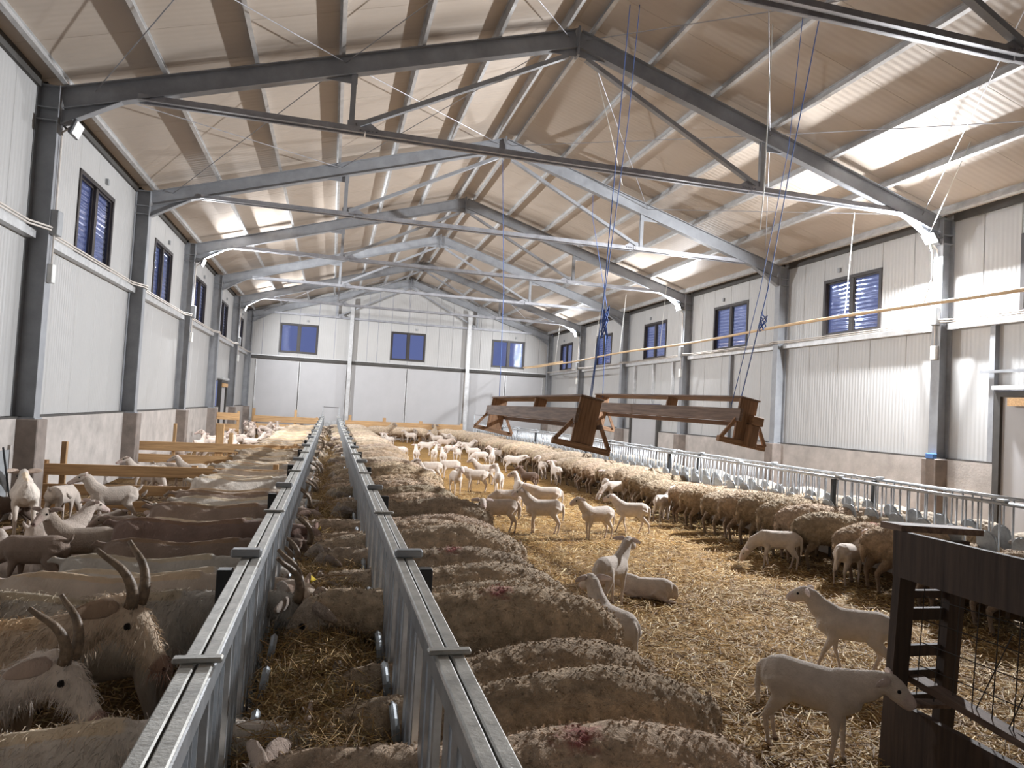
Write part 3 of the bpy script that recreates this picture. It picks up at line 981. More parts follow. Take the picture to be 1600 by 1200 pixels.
def hay_top(x, y):
    t = (x - (T1L + T1R) / 2) / 0.33
    return 0.50 + 0.10 * (1 - t * t) + 0.07 * noise.noise((x * 2.5, y * 1.4, 2.0)) + 0.035 * noise.noise((x * 8, y * 7, 4.0))


hx = np.linspace(T1L + 0.055, T1R - 0.055, 22)
hy = np.linspace(TY0 + 0.02, TY1 - 0.06, 700)
v = [(x, y, hay_top(x, y)) for y in hy for x in hx]
f = [(j * 22 + i, j * 22 + i + 1, (j + 1) * 22 + i + 1, (j + 1) * 22 + i) for j in range(699) for i in range(21)]
M_HAY = mat_plain('hay', (0.27, 0.165, 0.065), 0.9, 0, 0.6, 30, 1.0, 70, (1, 1, 1), spec=0.1)
M_HAYFAR = M_HAY
o = MB().add(v, f).build('hay_bed', M_HAY, smooth=True)
o['kind'] = 'stuff'; o['label'] = 'bed of brown hay heaped along the left trough'; o['category'] = 'hay'


def place_hay(n):
    x = rng.uniform(T1L + 0.08, T1R - 0.08, n)
    y = 1.2 + 22.0 * rng.power(0.55, n)
    z = np.array([hay_top(a, b_) for a, b_ in zip(x, y)]) + rng.uniform(-0.01, 0.06, n)
    return np.stack([x, y, z], 1)


stalks('loose_hay', 42000, place_hay, 0.06, 0.20, 0.0035, BROWN + GOLD[:3], 0.45, 'loose brown hay stalks on top of the left trough', 'hay', 0.35)


def place_hay2(n):
    x = rng.uniform(T2F + 0.08, T2B - 0.08, n)
    y = rng.uniform(5, 30, n)
    return np.stack([x, y, rng.uniform(0.38, 0.52, n)], 1)


stalks('trough_hay', 9000, place_hay2, 0.08, 0.2, 0.006, BROWN + GOLD[:3], 0.4, 'brown hay lying in the right trough', 'hay', 0.3)

# ================================================================== WOODEN PEN FENCES
def board_fence(y, boards, posts, label, braces=(), group='wooden pen fences', mat=M_PINE, matv=M_PINEV):
    root = empty('pen_fence', (0, y, 0))
    tag(root, label, 'fence', group)
    for (x0, x1, z0, z1) in boards:
        MB().bevbox(x0, x1, -0.02, 0.015, z0, z1, 0.004).build('board', mat, root, rot=(0, random.uniform(-0.004, 0.004), 0))
    for (x, wd, z1) in posts:
        MB().bevbox(x - wd / 2, x + wd / 2, 0.015, 0.085, -0.05, z1, 0.006).build('post', matv, root)
    for (p, q) in braces:
        MB().bar((p[0], -0.05, p[1]), (q[0], -0.05, q[1]), 0.03, 0.07, YV).build('brace', mat, root)
    return root


board_fence(11.3, [(-3.97, -0.65, 0.54, 0.70), (-3.97, -0.65, 0.27, 0.42), (-3.97, -0.65, 0.03, 0.18)],
            [(-3.88, 0.10, 0.74), (-3.64, 0.07, 1.01), (-1.9, 0.08, 0.72), (-0.75, 0.08, 0.78)],
            'three-board pine fence across the goats\' pen, the nearer one', [((-2.2, 0.12), (-0.9, 0.66))])
board_fence(16.3, [(-4.0, -0.6, 0.56, 0.75), (-4.0, -0.6, 0.29, 0.47), (-4.0, -0.6, 0.02, 0.18)],
            [(-3.92, 0.08, 1.06), (-3.18, 0.06, 1.13), (-2.28, 0.16, 1.16), (-2.05, 0.08, 0.98), (-0.7, 0.08, 0.8)],
            'three-board pine fence across the goats\' pen, the farther one', [((-2.1, 0.14), (-0.8, 0.7))])
board_fence(26.2, [(-3.9, -3.05, 0.95, 1.2), (-3.9, -3.05, 0.55, 0.8), (-3.9, -3.05, 0.2, 0.45)], [(-3.1, 0.09, 1.25), (-3.85, 0.09, 1.25)],
            'short pine gate against the left wall near the far doorway')
board_fence(35.3, [(-3.5, -0.5, 0.62, 0.92), (-3.5, -0.5, 0.28, 0.55)], [(-3.5, 0.14, 1.25), (-1.6, 0.12, 1.25), (-0.6, 0.1, 0.95)],
            'pale pine fence along the gable doors, on the goats\' side', group='pine fences at the gable')
board_fence(35.0, [(0.75, 6.5, 0.60, 0.90), (0.75, 6.5, 0.24, 0.52)], [(0.95, 0.14, 1.15), (2.6, 0.16, 1.1), (4.4, 0.16, 1.02), (6.45, 0.14, 1.0)],
            'pale pine fence along the gable doors behind the straw pen', group='pine fences at the gable')

# ================================================================== HANGING WOODEN HAY RACKS
def rack(loc, rot, length, label, log_end=False):
    """long wooden rack on two feet: end boards, splayed braces, top plank, side beam"""
    root = empty('hay_rack', loc, rot)
    tag(root, label, 'hay rack', 'wooden hay racks hung on blue twine')
    for y in (0.0, length):
        MB().bevbox(-0.37, 0.37, y - 0.035, y + 0.035, 0.0, 0.075, 0.006).build('foot', M_OLDX, root)
        MB().bevbox(-0.14, 0.14, y - 0.02, y + 0.02, 0.075, 0.62, 0.005).build('end_board', M_OLDV, root)
        for s in (-1, 1):
            MB().bar((s * 0.35, y - 0.03, 0.06), (s * 0.13, y - 0.03, 0.40), 0.03, 0.045, YV).build('brace', M_OLDV, root)
    ym = length * 0.42
    MB().bevbox(-0.12, 0.06, ym - 0.02, ym + 0.02, 0.36, 0.62, 0.005).build('middle_board', M_OLDV, root)
    MB().bevbox(-0.15, 0.15, -0.05, length + 0.05, 0.62, 0.645, 0.005).build('top_plank', M_OLD, root)
    MB().bevbox(-0.19, -0.145, -0.12, length + 0.12, 0.30, 0.47, 0.005).build('side_beam', M_OLD, root)
    MB().bevbox(0.145, 0.18, -0.1, length + 0.1, 0.28, 0.34, 0.005).build('side_batten', M_OLD, root)
    if log_end:
        MB().bevbox(0.02, 0.20, -0.13, -0.02, 0.30, 0.42, 0.012).build('end_block', M_OLDX, root)
        MB().bevbox(0.0, 0.16, -0.12, -0.02, 0.0, 0.30, 0.012).build('end_block', M_OLDV, root)
    return root


rack((2.90, 7.9, 1.38), (0, 0.18, -0.004), 4.75, 'brown wooden hay rack hanging over the straw, left of the pair')
rack((5.24, 8.2, 1.50), (0.012, 0.16, 0.085), 4.3, 'brown wooden hay rack hanging over the straw, right of the pair', True)


def rope(name, pts, r, mat, label, cat, group):
    o = MB().tube(pts, r, 6).build(name, mat, smooth=True)
    return tag(o, label, cat, group)


G_TW = 'blue twine holding the racks'
rope('twine', [(3.02, 7.92, 2.02), (3.3, 8.4, 3.3), (3.7, 9.2, 5.6), (4.10, 9.95, 8.18)], 0.007, M_ROPE, 'blue twine rising from the near end of the left hanging rack', 'twine', G_TW)
rope('twine', [(3.05, 8.05, 2.02), (3.4, 8.6, 3.5), (3.85, 9.2, 6.0), (4.22, 9.85, 8.15)], 0.006, M_ROPE, 'thinner blue twine beside the one on the left rack\'s near end', 'twine', G_TW)
rope('twine', [(3.0, 12.6, 2.02), (3.3, 14.0, 4.2), (3.55, 15.9, 7.66)], 0.007, M_ROPE, 'blue twine from the left rack\'s far end to a ridge', 'twine', G_TW)
rope('twine', [(5.25, 8.25, 2.14), (5.55, 8.2, 3.6), (5.8, 8.15, 5.4), (6.14, 8.1, 7.56)], 0.007, M_ROPE, 'blue twine rising from the near end of the right hanging rack', 'twine', G_TW)
rope('twine', [(5.10, 8.3, 1.85), (5.5, 8.3, 3.6), (5.85, 8.3, 5.6), (6.0, 8.3, 7.6)], 0.005, M_ROPE, 'thin blue twine beside the one on the right rack\'s near end', 'twine', G_TW)
rope('twine', [(4.95, 12.4, 2.14), (5.35, 13.4, 4.0), (5.7, 15.5, 6.5), (5.8, 15.8, 7.1)], 0.006, M_ROPE, 'blue twine from the right rack\'s far end to a truss', 'twine', G_TW)


def tangle(c, w_, h, n, label):
    pts = []
    for k in range(n):
        a = k * 1.9
        pts.append((c[0] + w_ * math.sin(a) * random.uniform(0.4, 1), c[1] + 0.5 * w_ * math.cos(a * 1.3), c[2] + h * (math.cos(a * 0.7)) * random.uniform(0.5, 1)))
    return rope('twine_tangle', pts, 0.007, M_ROPE, label, 'twine', G_TW)


tangle((3.42, 8.62, 3.0), 0.07, 0.28, 26, 'tangled loops of blue twine above the left hanging rack')
tangle((5.5, 8.22, 3.15), 0.06, 0.16, 18, 'tangled loops of blue twine above the right hanging rack')

# ---- wooden rack with wire mesh standing at the near right edge
r3 = empty('feed_crate', (3.05, 3.2, 0))
tag(r3, 'dark wooden hay crate with rungs and wire mesh at the lower right edge', 'hay crate')
for p, q in (((-0.02, 0.0, 0.0), (0.07, 0.02, 1.24)), ((0.34, 0.03, 0.0), (0.45, 0.05, 1.20)), ((-0.02, -0.95, 0.0), (0.02, -0.95, 1.22))):
    MB().bar(p, q, 0.105, 0.05, Vector((1, 0, 0))).build('upright', M_DARKW, r3)
for z, hgt in ((0.20, 0.05), (0.34, 0.045), (0.47, 0.05), (0.60, 0.06), (0.80, 0.065), (0.91, 0.04)):
    MB().bar((0.0 + 0.07 * z, 0.045, z), (0.38 + 0.09 * z, 0.07, z - 0.01), 0.03, hgt, Vector((0, 1, 0))).build('rung', M_DARKW, r3)
MB().bar((0.02, 0.05, 1.135), (-0.02, -1.0, 1.14), 0.035, 0.25, None).build('top_board', M_DARKW, r3)
MB().bar((0.0, 0.07, 1.275), (0.62, 0.12, 1.245), 0.14, 0.035, None).build('top_plank', M_OLD, r3)
MB().bar((-0.05, 0.0, 0.19), (-0.06, -1.0, 0.19), 0.04, 0.38, None).build('lower_board', M_DARKW, r3)
MB().bar((0.15, 0.10, 0.46), (0.22, -0.9, 0.34), 0.09, 0.035, None).build('lower_plank', M_OLD, r3)
MB().bar((0.0, -0.06, 0.36), (0.24, -0.10, 0.36), 0.08, 0.02, None).build('lower_plank', M_OLD, r3)
wm = MB()
for k in range(9):
    t = k / 8
    wm.tube([(0.16 + 0.06 * t, 0.02 - 0.85 * t, 0.36), (0.20 + 0.06 * t, 0.02 - 0.85 * t, 1.04)], 0.003, 5)
for k in range(6):
    z = 0.40 + 0.125 * k
    wm.tube([(0.165 + 0.04 * k / 6, 0.02, z), (0.225 + 0.04 * k / 6, -0.83, z)], 0.003, 5)
wm.tube([(0.19, -0.3, 0.38), (0.22, -0.48, 0.85)], 0.003, 5).tube([(0.2, -0.48, 0.38), (0.23, -0.62, 0.8)], 0.003, 5)
wm.build('wire_mesh', M_WIRE, r3)

# ================================================================== PIPES, CABLES, BOXES
pts = []
PX, PZ = 9.9, 4.05
for y in np.linspace(3.0, 31.6, 20):
    pts.append((PX, y, PZ + 0.03 * math.sin(y * 0.6)))
for k in range(1, 10):
    a = PI * k / 9
    pts.append((PX - 0.55 + 0.55 * math.cos(a), 31.6 + 1.9 * math.sin(a), PZ - 0.02 * k))
for y in np.linspace(30.5, 26.5, 4):
    pts.append((PX - 1.10, y, PZ - 0.2))
hp_ = empty('hanging_pipe', (0, 0, 0))
tag(hp_, 'long beige plastic pipe hanging in a loop along the right wall', 'pipe')
MB().tube(pts, 0.032, 8).build('pipe', M_PIPE, hp_, smooth=True)
for (y, top) in ((12.0, 5.95), (20.2, 5.95), (23.4, 5.95), (25.9, 5.88), (30.9, 5.88)):
    MB().tube([(PX, y, PZ), (PX + (0.15 if y < 31 else 0.0), y, top + (0 if y > 24 else 0.25))], 0.006, 5).build('hanger', M_CORD, hp_)

rope('cord', [(5.89, 8.85, 7.66), (5.86, 8.85, 5.2), (5.82, 8.85, 4.6)], 0.008, M_CORD, 'pale cord hanging straight down from the roof', 'cord', 'cords under the roof')
rope('cord', [(4.35, 12.0, 8.08), (4.75, 12.1, 7.0), (5.05, 12.2, 6.15)], 0.006, M_CORD, 'pale cord slanting down from the ridge', 'cord', 'cords under the roof')
rope('lamp_cable', [(XR - 0.25, FY[2] - 0.02, 5.42), (XR - 0.35, FY[2] - 0.2, 5.15), (XR - 0.6, FY[2] - 0.45, 4.6), (PX + 0.05, FY[2] - 0.8, PZ + 0.03)], 0.008, M_CABLE,
     'twisted pale cable from the right-hand floodlight to the pipe', 'cable', 'lamp cables')
rope('cord', [(9.61, 8.9, 6.55), (10.1, 9.8, 6.0), (XR - 0.24, FY[2] - 0.03, 5.62)], 0.007, M_CORD, 'pale cord from the roof down to the right-hand floodlight', 'cable', 'lamp cables')

for wx, i, side in ((WL, 1, 'left'), (WR, -1, 'right')):
    for dz, nm in ((0.10, 'upper'), (0.06, 'lower')):
        pts = []
        for k in range(0, 8):
            y = FY[k]
            off = 0.16 * i
            pts += [(wx + off, y - 0.45, Z_GIRT + dz), (wx + 0.30 * i, y - 0.14, Z_GIRT + dz), (wx + (0.31 + (0.02 if nm == 'upper' else 0)) * i, y + 0.02, Z_GIRT + dz),
                    (wx + 0.30 * i, y + 0.14, Z_GIRT + dz), (wx + off, y + 0.45, Z_GIRT + dz)]
        pts = pts[5:-3]
        o = MB().tube(pts, 0.014, 6).build('conduit', M_CABLE, smooth=True)
        tag(o, '%s of two pale conduits running along the %s wall girt' % (nm, side), 'conduit', 'conduits on the girts')
    for k in (2, 4, 6):
        y = FY[k]
        xin = XL if i > 0 else XR
        where = {2: 'nearest full', 4: 'third full', 6: 'fifth full'}[k]
        b_ = MB().bevbox(*sorted((xin, xin + 0.10 * i)), y - 0.09, y + 0.09, 3.86, 4.20, 0.008).build('junction_box', M_BOX)
        tag(b_, 'grey junction box on the %s column of the %s wall' % (where, side), 'junction box', 'junction boxes')
        s_ = MB().bevbox(*sorted((xin, xin + 0.07 * i)), y - 0.06, y + 0.06, 3.20, 3.46, 0.008).build('switch_box', M_WHITEBOX)
        tag(s_, 'small white switch box on the %s column of the %s wall' % (where, side), 'switch box', 'switch boxes')
        t_ = MB().tube([(xin + 0.03 * i, y, 3.46), (xin + 0.03 * i, y, 3.86)], 0.012, 6).tube([(xin + 0.03 * i, y, 4.2), (xin + 0.03 * i, y, 5.3), (xin + 0.12 * i, y, 5.38)], 0.014, 6).build('cable_drop', M_CABLE)
        tag(t_, 'pale cable drop on the %s column of the %s wall' % (where, side), 'cable', 'cable drops')
b_ = MB().bevbox(XR - 0.10, XR - 0.002, FY[2] - 0.12, FY[2] + 0.06, Z_PL + 0.0, Z_PL + 0.10, 0.01).build('plastic_block', M_BLUE)
tag(b_, 'blue plastic block at the foot of the right wall\'s nearest full column', 'block', 'blue blocks')
# steel half posts on the lower right wall (between plinth and girt)
for y, nm in ((18.3, 'between the second and third full columns'), (9.86, 'beside the nearest door of the right wall')):
    b_ = MB().box(WR - 0.10, WR - 0.002, y - 0.05, y + 0.05, Z_PL + 0.03, Z_GIRT - 0.08).build('wall_post', M_STEEL)
    tag(b_, 'grey steel wall post on the right wall ' + nm, 'post', 'wall posts')
for j, (y, nm) in enumerate(((21.9, 'nearest'), (23.4, 'middle'), (25.0, 'farthest'))):
    b_ = MB().box(WR - 0.10, WR - 0.002, y - 0.04, y + 0.04, 2.34, Z_GIRT - 0.08).build('wall_post', M_PURL)
    tag(b_, 'pale steel wall post above the far right door, %s of three' % nm, 'post', 'wall posts')
b_ = MB().box(WR - 0.13, WR - 0.105, 21.3, 25.4, 2.62, 2.66).build('wall_bar', M_PURL)
tag(b_, 'thin pale bar fixed across the wall above the far right door', 'bar')
b_ = MB().box(WR - 0.16, WR - 0.12, 6.0, 10.05, 2.92, 2.97).build('wall_bar', M_STEEL)
tag(b_, 'dark bar fixed across the right wall above the nearest door', 'bar')
for j, (y, nm) in enumerate(((24.1, 'nearer'), (30.0, 'farther'))):
    b_ = MB().box(WL + 0.002, WL + 0.22, y - 0.35, y + 0.35, Z_PL + 0.03, Z_GIRT - 0.3).build('wall_locker', M_PURL) if False else None
# recessed hatch in the near left plinth with a leaning rod
ht = empty('plinth_hatch', (WL + 0.104, 10.15, 0.15))
tag(ht, 'grey hatch in the concrete plinth at the left picture edge', 'hatch')
MB().box(0.0, 0.02, -0.35, 0.38, 0.0, 0.78).build('hatch_board', M_BOX, ht)
for a, b2 in ((-0.41, -0.35), (0.38, 0.44)):
    MB().box(0.0, 0.03, a, b2, 0.0, 0.84).build('hatch_jamb', M_CONC, ht)
o = MB().tube([(WL + 0.35, 10.2, 0.02), (WL + 0.16, 10.25, 0.98)], 0.012, 6).build('leaning_rod', M_BLACK)
tag(o, 'thin dark rod leaning on the plinth at the left edge', 'rod')

# ================================================================== ANIMALS
def loft(pts, rad, n=14, ref=(0, 0, 1)):
    pts = [Vector(p) for p in pts]
    ref = Vector(ref)
    v, f = [], []
    for i, p in enumerate(pts):
        t = (pts[min(i + 1, len(pts) - 1)] - pts[max(i - 1, 0)]).normalized()
        rf = ref
        if abs(t.dot(rf)) > 0.92:
            rf = Vector((1, 0, 0)) if abs(t.x) < 0.9 else Vector((0, 0, 1))
        s = rf.cross(t).normalized()
        u = t.cross(s)
        a, b_ = rad[i] if isinstance(rad[i], tuple) else (rad[i], rad[i])
        for k in range(n):
            q = 2 * PI * k / n
            v.append(p + s * (a * math.cos(q)) + u * (b_ * math.sin(q)))
    for i in range(len(pts) - 1):
        for k in range(n):
            f.append((i * n + k, i * n + (k + 1) % n, (i + 1) * n + (k + 1) % n, (i + 1) * n + k))
    f.append(tuple(range(n - 1, -1, -1)))
    f.append(tuple((len(pts) - 1) * n + k for k in range(n)))
    return v, f


class Head:
    def __init__(self, P, yaw, pitch, k, kind):
        self.P = Vector(P)
        self.k = k
        y, p = math.radians(yaw), math.radians(pitch)
        self.d = Vector((math.cos(p) * math.cos(y), math.cos(p) * math.sin(y), math.sin(p)))
        self.s = Vector((-math.sin(y), math.cos(y), 0))
        self.u = self.d.cross(self.s)
        self.kind = kind

    def at(self, t, s=0.0, u=0.0):
        return self.P + (self.d * t + self.s * s + self.u * u) * self.k

    def lofts(self):
        if self.kind == 'goat':
            prof = [(-.035, .028, .03, 0), (0, .042, .05, .0), (.05, .042, .05, .0), (.10, .033, .040, -.006), (.15, .026, .031, -.012), (.185, .023, .026, -.016), (.205, .012, .014, -.018)]
        else:
            prof = [(-.035, .03, .03, 0), (0, .048, .053, 0), (.045, .048, .053, -.002), (.09, .039, .045, -.007), (.13, .032, .035, -.013), (.150, .020, .021, -.016)]
        k = self.k
        out = [loft([self.at(t, 0, dz) for t, a, b_, dz in prof], [(a * k, b_ * k) for t, a, b_, dz in prof], 12, self.u)]
        return out

    def extras(self, ear_up=0.0, ear_len=0.115, pal=(0.7, 0.6, 0.55), ear_w=0.03):
        """ears and eyes, joined to the body mesh after it has been grown"""
        ex = []
        k = self.k
        for sg in (-1, 1):
            b0 = self.at(0.0, sg * 0.036, 0.022)
            dirv = (self.s * sg * 0.95 + self.d * -0.28 + self.u * (ear_up - 0.12)).normalized()
            pts = [b0 + dirv * (ear_len * k * q) + self.u * (-0.02 * k * q * q) for q in (0, .15, .4, .7, .92, 1.0)]
            rad = [(0.012 * k, 0.010 * k), (0.024 * k, 0.010 * k), (ear_w * k, 0.008 * k), (ear_w * 0.86 * k, 0.007 * k), (0.013 * k, 0.005 * k), (0.003 * k, 0.003 * k)]
            ex.append((loft(pts, rad, 8, (self.d * 0.8 + self.u * 0.5)), pal))
            c = self.at(0.058, sg * 0.040, 0.014)
            ex.append((ball(c, 0.0095 * k), (0.012, 0.010, 0.010)))
            c = self.at(0.146 if self.kind != 'goat' else 0.197, sg * 0.010, -0.006)
            ex.append((ball(c, 0.0055 * k), (0.10, 0.05, 0.045)))
        return ex


def ball(c, r, n=8, m=5):
    pts = [c + Vector((0, 0, r * -math.cos(PI * i / m))) for i in range(m + 1)]
    rad = [max(1e-4, r * math.sin(PI * i / m)) for i in range(m + 1)]
    return loft(pts, rad, n)


def leg(pts, rad):
    return loft(pts, rad, 10, (1, 0, 0))


def grow(name, lofts, extras, colour, mat, voxel, wool=0.0, smooth=3, warp=None):
    """melt the lofted pieces into one skin, then roughen, colour and add ears and eyes"""
    mb = MB()
    for v, f in lofts:
        mb.add(v, f)
    me0 = mb.mesh('tmp', None)
    ob = bpy.data.objects.new('tmp', me0)
    C.objects.link(ob)
    md = ob.modifiers.new('r', 'REMESH'); md.mode = 'VOXEL'; md.voxel_size = voxel; md.adaptivity = 0
    sm = ob.modifiers.new('s', 'SMOOTH'); sm.factor = 0.5; sm.iterations = smooth
    dg = bpy.context.evaluated_depsgraph_get()
    me = bpy.data.meshes.new_from_object(ob.evaluated_get(dg))
    bpy.data.objects.remove(ob)
    bpy.data.meshes.remove(me0)
    nv = len(me.vertices)
    co = np.empty(nv * 3); me.vertices.foreach_get('co', co); co = co.reshape(-1, 3)
    no = np.empty(nv * 3); me.vertices.foreach_get('normal', no); no = no.reshape(-1, 3)
    colr, mask = colour(co)
    if wool:
        dz = np.array([0.6 * noise.noise((p[0] * 9, p[1] * 9, p[2] * 9)) + 0.75 * noise.noise((p[0] * 30, p[1] * 30, p[2] * 30)) for p in co])
        co = co + no * (dz * wool * mask)[:, None]
    if warp:
        co = warp(co)
    faces = [tuple(p.vertices) for p in me.polygons]
    V = [tuple(p) for p in co]
    cols = [tuple(c) for c in colr]
    for (v, f), pal in extras:
        o_ = len(V)
        V += [tuple(p) for p in v]
        faces += [tuple(i + o_ for i in q) for q in f]
        cols += [pal] * len(v)
    bpy.data.meshes.remove(me)
    out = bpy.data.meshes.new(name)
    out.from_pydata(V, [], faces)
    out.polygons.foreach_set('use_smooth', [True] * len(faces))
    ca = out.color_attributes.new('tint', 'FLOAT_COLOR', 'POINT')
    ca.data.foreach_set('color', np.concatenate([np.array(cols), np.ones((len(cols), 1))], 1).astype(np.float32).ravel())
    out.materials.append(mat)
    out.update()
    return out, mask, nv


def strands(name, me, mask, nv, n, ln, wid, mat, droop, seed, curl=0.6, floor=0.35):
    """short locks rooted on the woolly part of a body"""
    r = np.random.default_rng(seed)
    nP = len(me.polygons)
    co = np.empty(len(me.vertices) * 3); me.vertices.foreach_get('co', co); co = co.reshape(-1, 3)
    cen = np.empty(nP * 3); me.polygons.foreach_get('center', cen); cen = cen.reshape(-1, 3)
    nor = np.empty(nP * 3); me.polygons.foreach_get('normal', nor); nor = nor.reshape(-1, 3)
    fi = np.array([p.vertices[0] for p in me.polygons])
    ok = np.where((fi < nv))[0]
    ok = ok[(mask[fi[ok]] > 0.6) & (cen[ok, 2] > floor)]
    pick = r.choice(ok, n)
    base = cen[pick] + r.normal(0, 0.008, (n, 3))
    nn = nor[pick]
    dirv = nn * 1.0 + r.normal(0, curl, (n, 3)) + np.array([-0.15, 0, -droop])
    dirv /= np.linalg.norm(dirv, axis=1)[:, None]
    L_ = ln * r.uniform(0.5, 1.3, n)
    sd = np.cross(dirv, r.normal(0, 1, (n, 3))); sd /= np.linalg.norm(sd, axis=1)[:, None] + 1e-9
    wv = sd * wid
    base = base - nn * 0.006
    mid = base + dirv * (L_ * 0.55)[:, None]
    tip = base + dirv * L_[:, None] + np.array([0, 0, -1.0]) * (L_ * 0.25 * (0.4 + droop))[:, None] + r.normal(0, 0.3, (n, 3)) * (L_ * 0.4)[:, None]
    V = np.stack([base - wv, base + wv, mid - wv * 0.9, mid + wv * 0.9, tip], 1).reshape(-1, 3)
    b0 = np.arange(n) * 5
    faces = []
    for q in b0:
        faces.append((q, q + 1, q + 3, q + 2)); faces.append((q + 2, q + 3, q + 4))
    out = bpy.data.meshes.new(name)
    out.from_pydata(V.tolist(), [], faces)
    cd_ = np.empty(len(me.vertices) * 4, dtype=np.float32); me.color_attributes['tint'].data.foreach_get('color', cd_); cd_ = cd_.reshape(-1, 4)
    c = cd_[fi[pick]] * np.concatenate([np.repeat(r.uniform(0.7, 1.2, n)[:, None], 3, 1), np.ones((n, 1))], 1)
    ca = out.color_attributes.new('tint', 'FLOAT_COLOR', 'POINT')
    ca.data.foreach_set('color', np.repeat(c, 5, axis=0).astype(np.float32).ravel())
    out.polygons.foreach_set('use_smooth', [True] * len(faces))
    out.materials.append(mat)
    out.update()
    return out


def head_mask(co, H, t0, r):
    rel = co - np.array(H.P)
    t = rel @ np.array(H.d) / H.k
    rad = np.linalg.norm(rel - np.outer(rel @ np.array(H.d), np.array(H.d)), axis=1) / H.k
    return (t > t0) & (rad < r)


# ------------------------------------------------------------------ lambs (and kids)
def lamb_mesh(pose, kid=False):
    """facing +X, feet on z = 0"""
    body = [(-.252, .405, .02, .03), (-.235, .400, .066, .078), (-.17, .390, .092, .110), (-.05, .374, .098, .116), (.08, .368, .095, .116), (.17, .376, .085, .114), (.225, .392, .062, .092),
            (.25, .40, .02, .03)]
    dz = 0.0
    lie = pose == 'lie'
    if lie:
        dz = -0.275
    L_ = [loft([(x, 0, z + dz) for x, z, a, b_ in body], [(a, b_) for x, z, a, b_ in body], 16)]
    P, yaw, pitch, mid = {'up': ((.325, 0, .585), 0, -22, (.25, 0, .49)), 'left': ((.30, .05, .605), 75, -20, (.24, .015, .50)), 'right': ((.30, -.05, .605), -75, -20, (.24, -.015, .50)),
                          'graze': ((.385, 0, .20), 0, -58, (.31, 0, .31)), 'sniff': ((.365, 0, .485), 0, -34, (.28, 0, .445)), 'walk': ((.325, 0, .555), 0, -20, (.255, 0, .475)),
                          'back': ((.27, .06, .60), 125, -15, (.22, .02, .50)), 'lie': ((.36, .03, .20), 25, -25, (.28, .01, .17))}[pose]
    if kid:
        P = (P[0], P[1], P[2] + 0.02)
    H = Head(P, yaw, pitch, 0.98 if kid else 1.06, 'goat' if kid else 'sheep')
    L_.append(loft([(.15, 0, .40 + dz), mid, H.at(-.01)], [(.070, .102), (.055, .078), (.044, .052)], 12, (0, 0, 1)))
    L_ += H.lofts()
    sw = {'walk': (.10, -.06, -.09, .07), 'graze': (.03, -.03, -.03, .03), 'sniff': (.02, -.02, .0, .0)}.get(pose, (0.015, -0.015, -.02, .02))
    if not lie:
        for sg, i in ((1, 0), (-1, 1)):
            fx = sw[i]
            L_.append(leg([(.155, sg * .048, .37), (.135, sg * .058, .27), (.15 + fx * .45, sg * .056, .155), (.142 + fx * .9, sg * .055, .045), (.15 + fx, sg * .055, .012), (.157 + fx, sg * .055, -.004)],
                          [(.048, .060), (.028, .037), .0170, .0130, .017, .018]))
            hx = sw[2 + i]
            L_.append(leg([(-.165, sg * .048, .385), (-.135, sg * .062, .285), (-.215 + hx * .6, sg * .057, .165), (-.195 + hx * .9, sg * .056, .05), (-.185 + hx, sg * .056, .013), (-.178 + hx, sg * .056, -.004)],
                          [(.058, .080), (.037, .053), (.0155, .020), .0130, .017, .018]))
    else:
        for sg in (1, -1):
            L_.append(loft([(.13, sg * .06, .10), (.22, sg * .08, .06), (.10, sg * .085, .022), (.20, sg * .09, .018)], [(.05, .05), .03, .018, .016], 10))
            L_.append(loft([(-.17, sg * .06, .11), (-.06, sg * .10, .07), (-.20, sg * .11, .025), (-.28, sg * .12, .02)], [(.06, .08), (.04, .05), .02, .016], 10))
    if kid:
        L_.append(loft([(-.235, 0, .44), (-.275, 0, .475), (-.29, 0, .515)], [.02, .018, .008], 8))
    else:
        L_.append(loft([(-.235, 0, .445 + dz), (-.268, 0, .41 + dz), (-.278, 0, max(.30 + dz, .06)), (-.272, 0, max(.19 + dz, .02))], [.020, .022, .019, .010], 8, (1, 0, 0)))

    def colour(co):
        c = np.tile(np.array([.62, .535, .465]), (len(co), 1))
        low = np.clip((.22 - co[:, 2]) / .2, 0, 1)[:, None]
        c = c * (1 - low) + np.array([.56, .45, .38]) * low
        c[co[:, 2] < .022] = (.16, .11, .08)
        hm = head_mask(co, H, 0.09, 0.06)
        c[hm] = (.62, .50, .45)
        hm = head_mask(co, H, 0.155 if not kid else 0.19, 0.05)
        c[hm] = (.48, .33, .30)
        return c, np.ones(len(co))
    ex = H.extras(0.30 if kid else 0.06, 0.10 if kid else 0.112, (.62, .50, .45), 0.019 if kid else 0.022)
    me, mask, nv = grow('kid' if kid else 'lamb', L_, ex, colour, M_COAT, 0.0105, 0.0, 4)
    return me


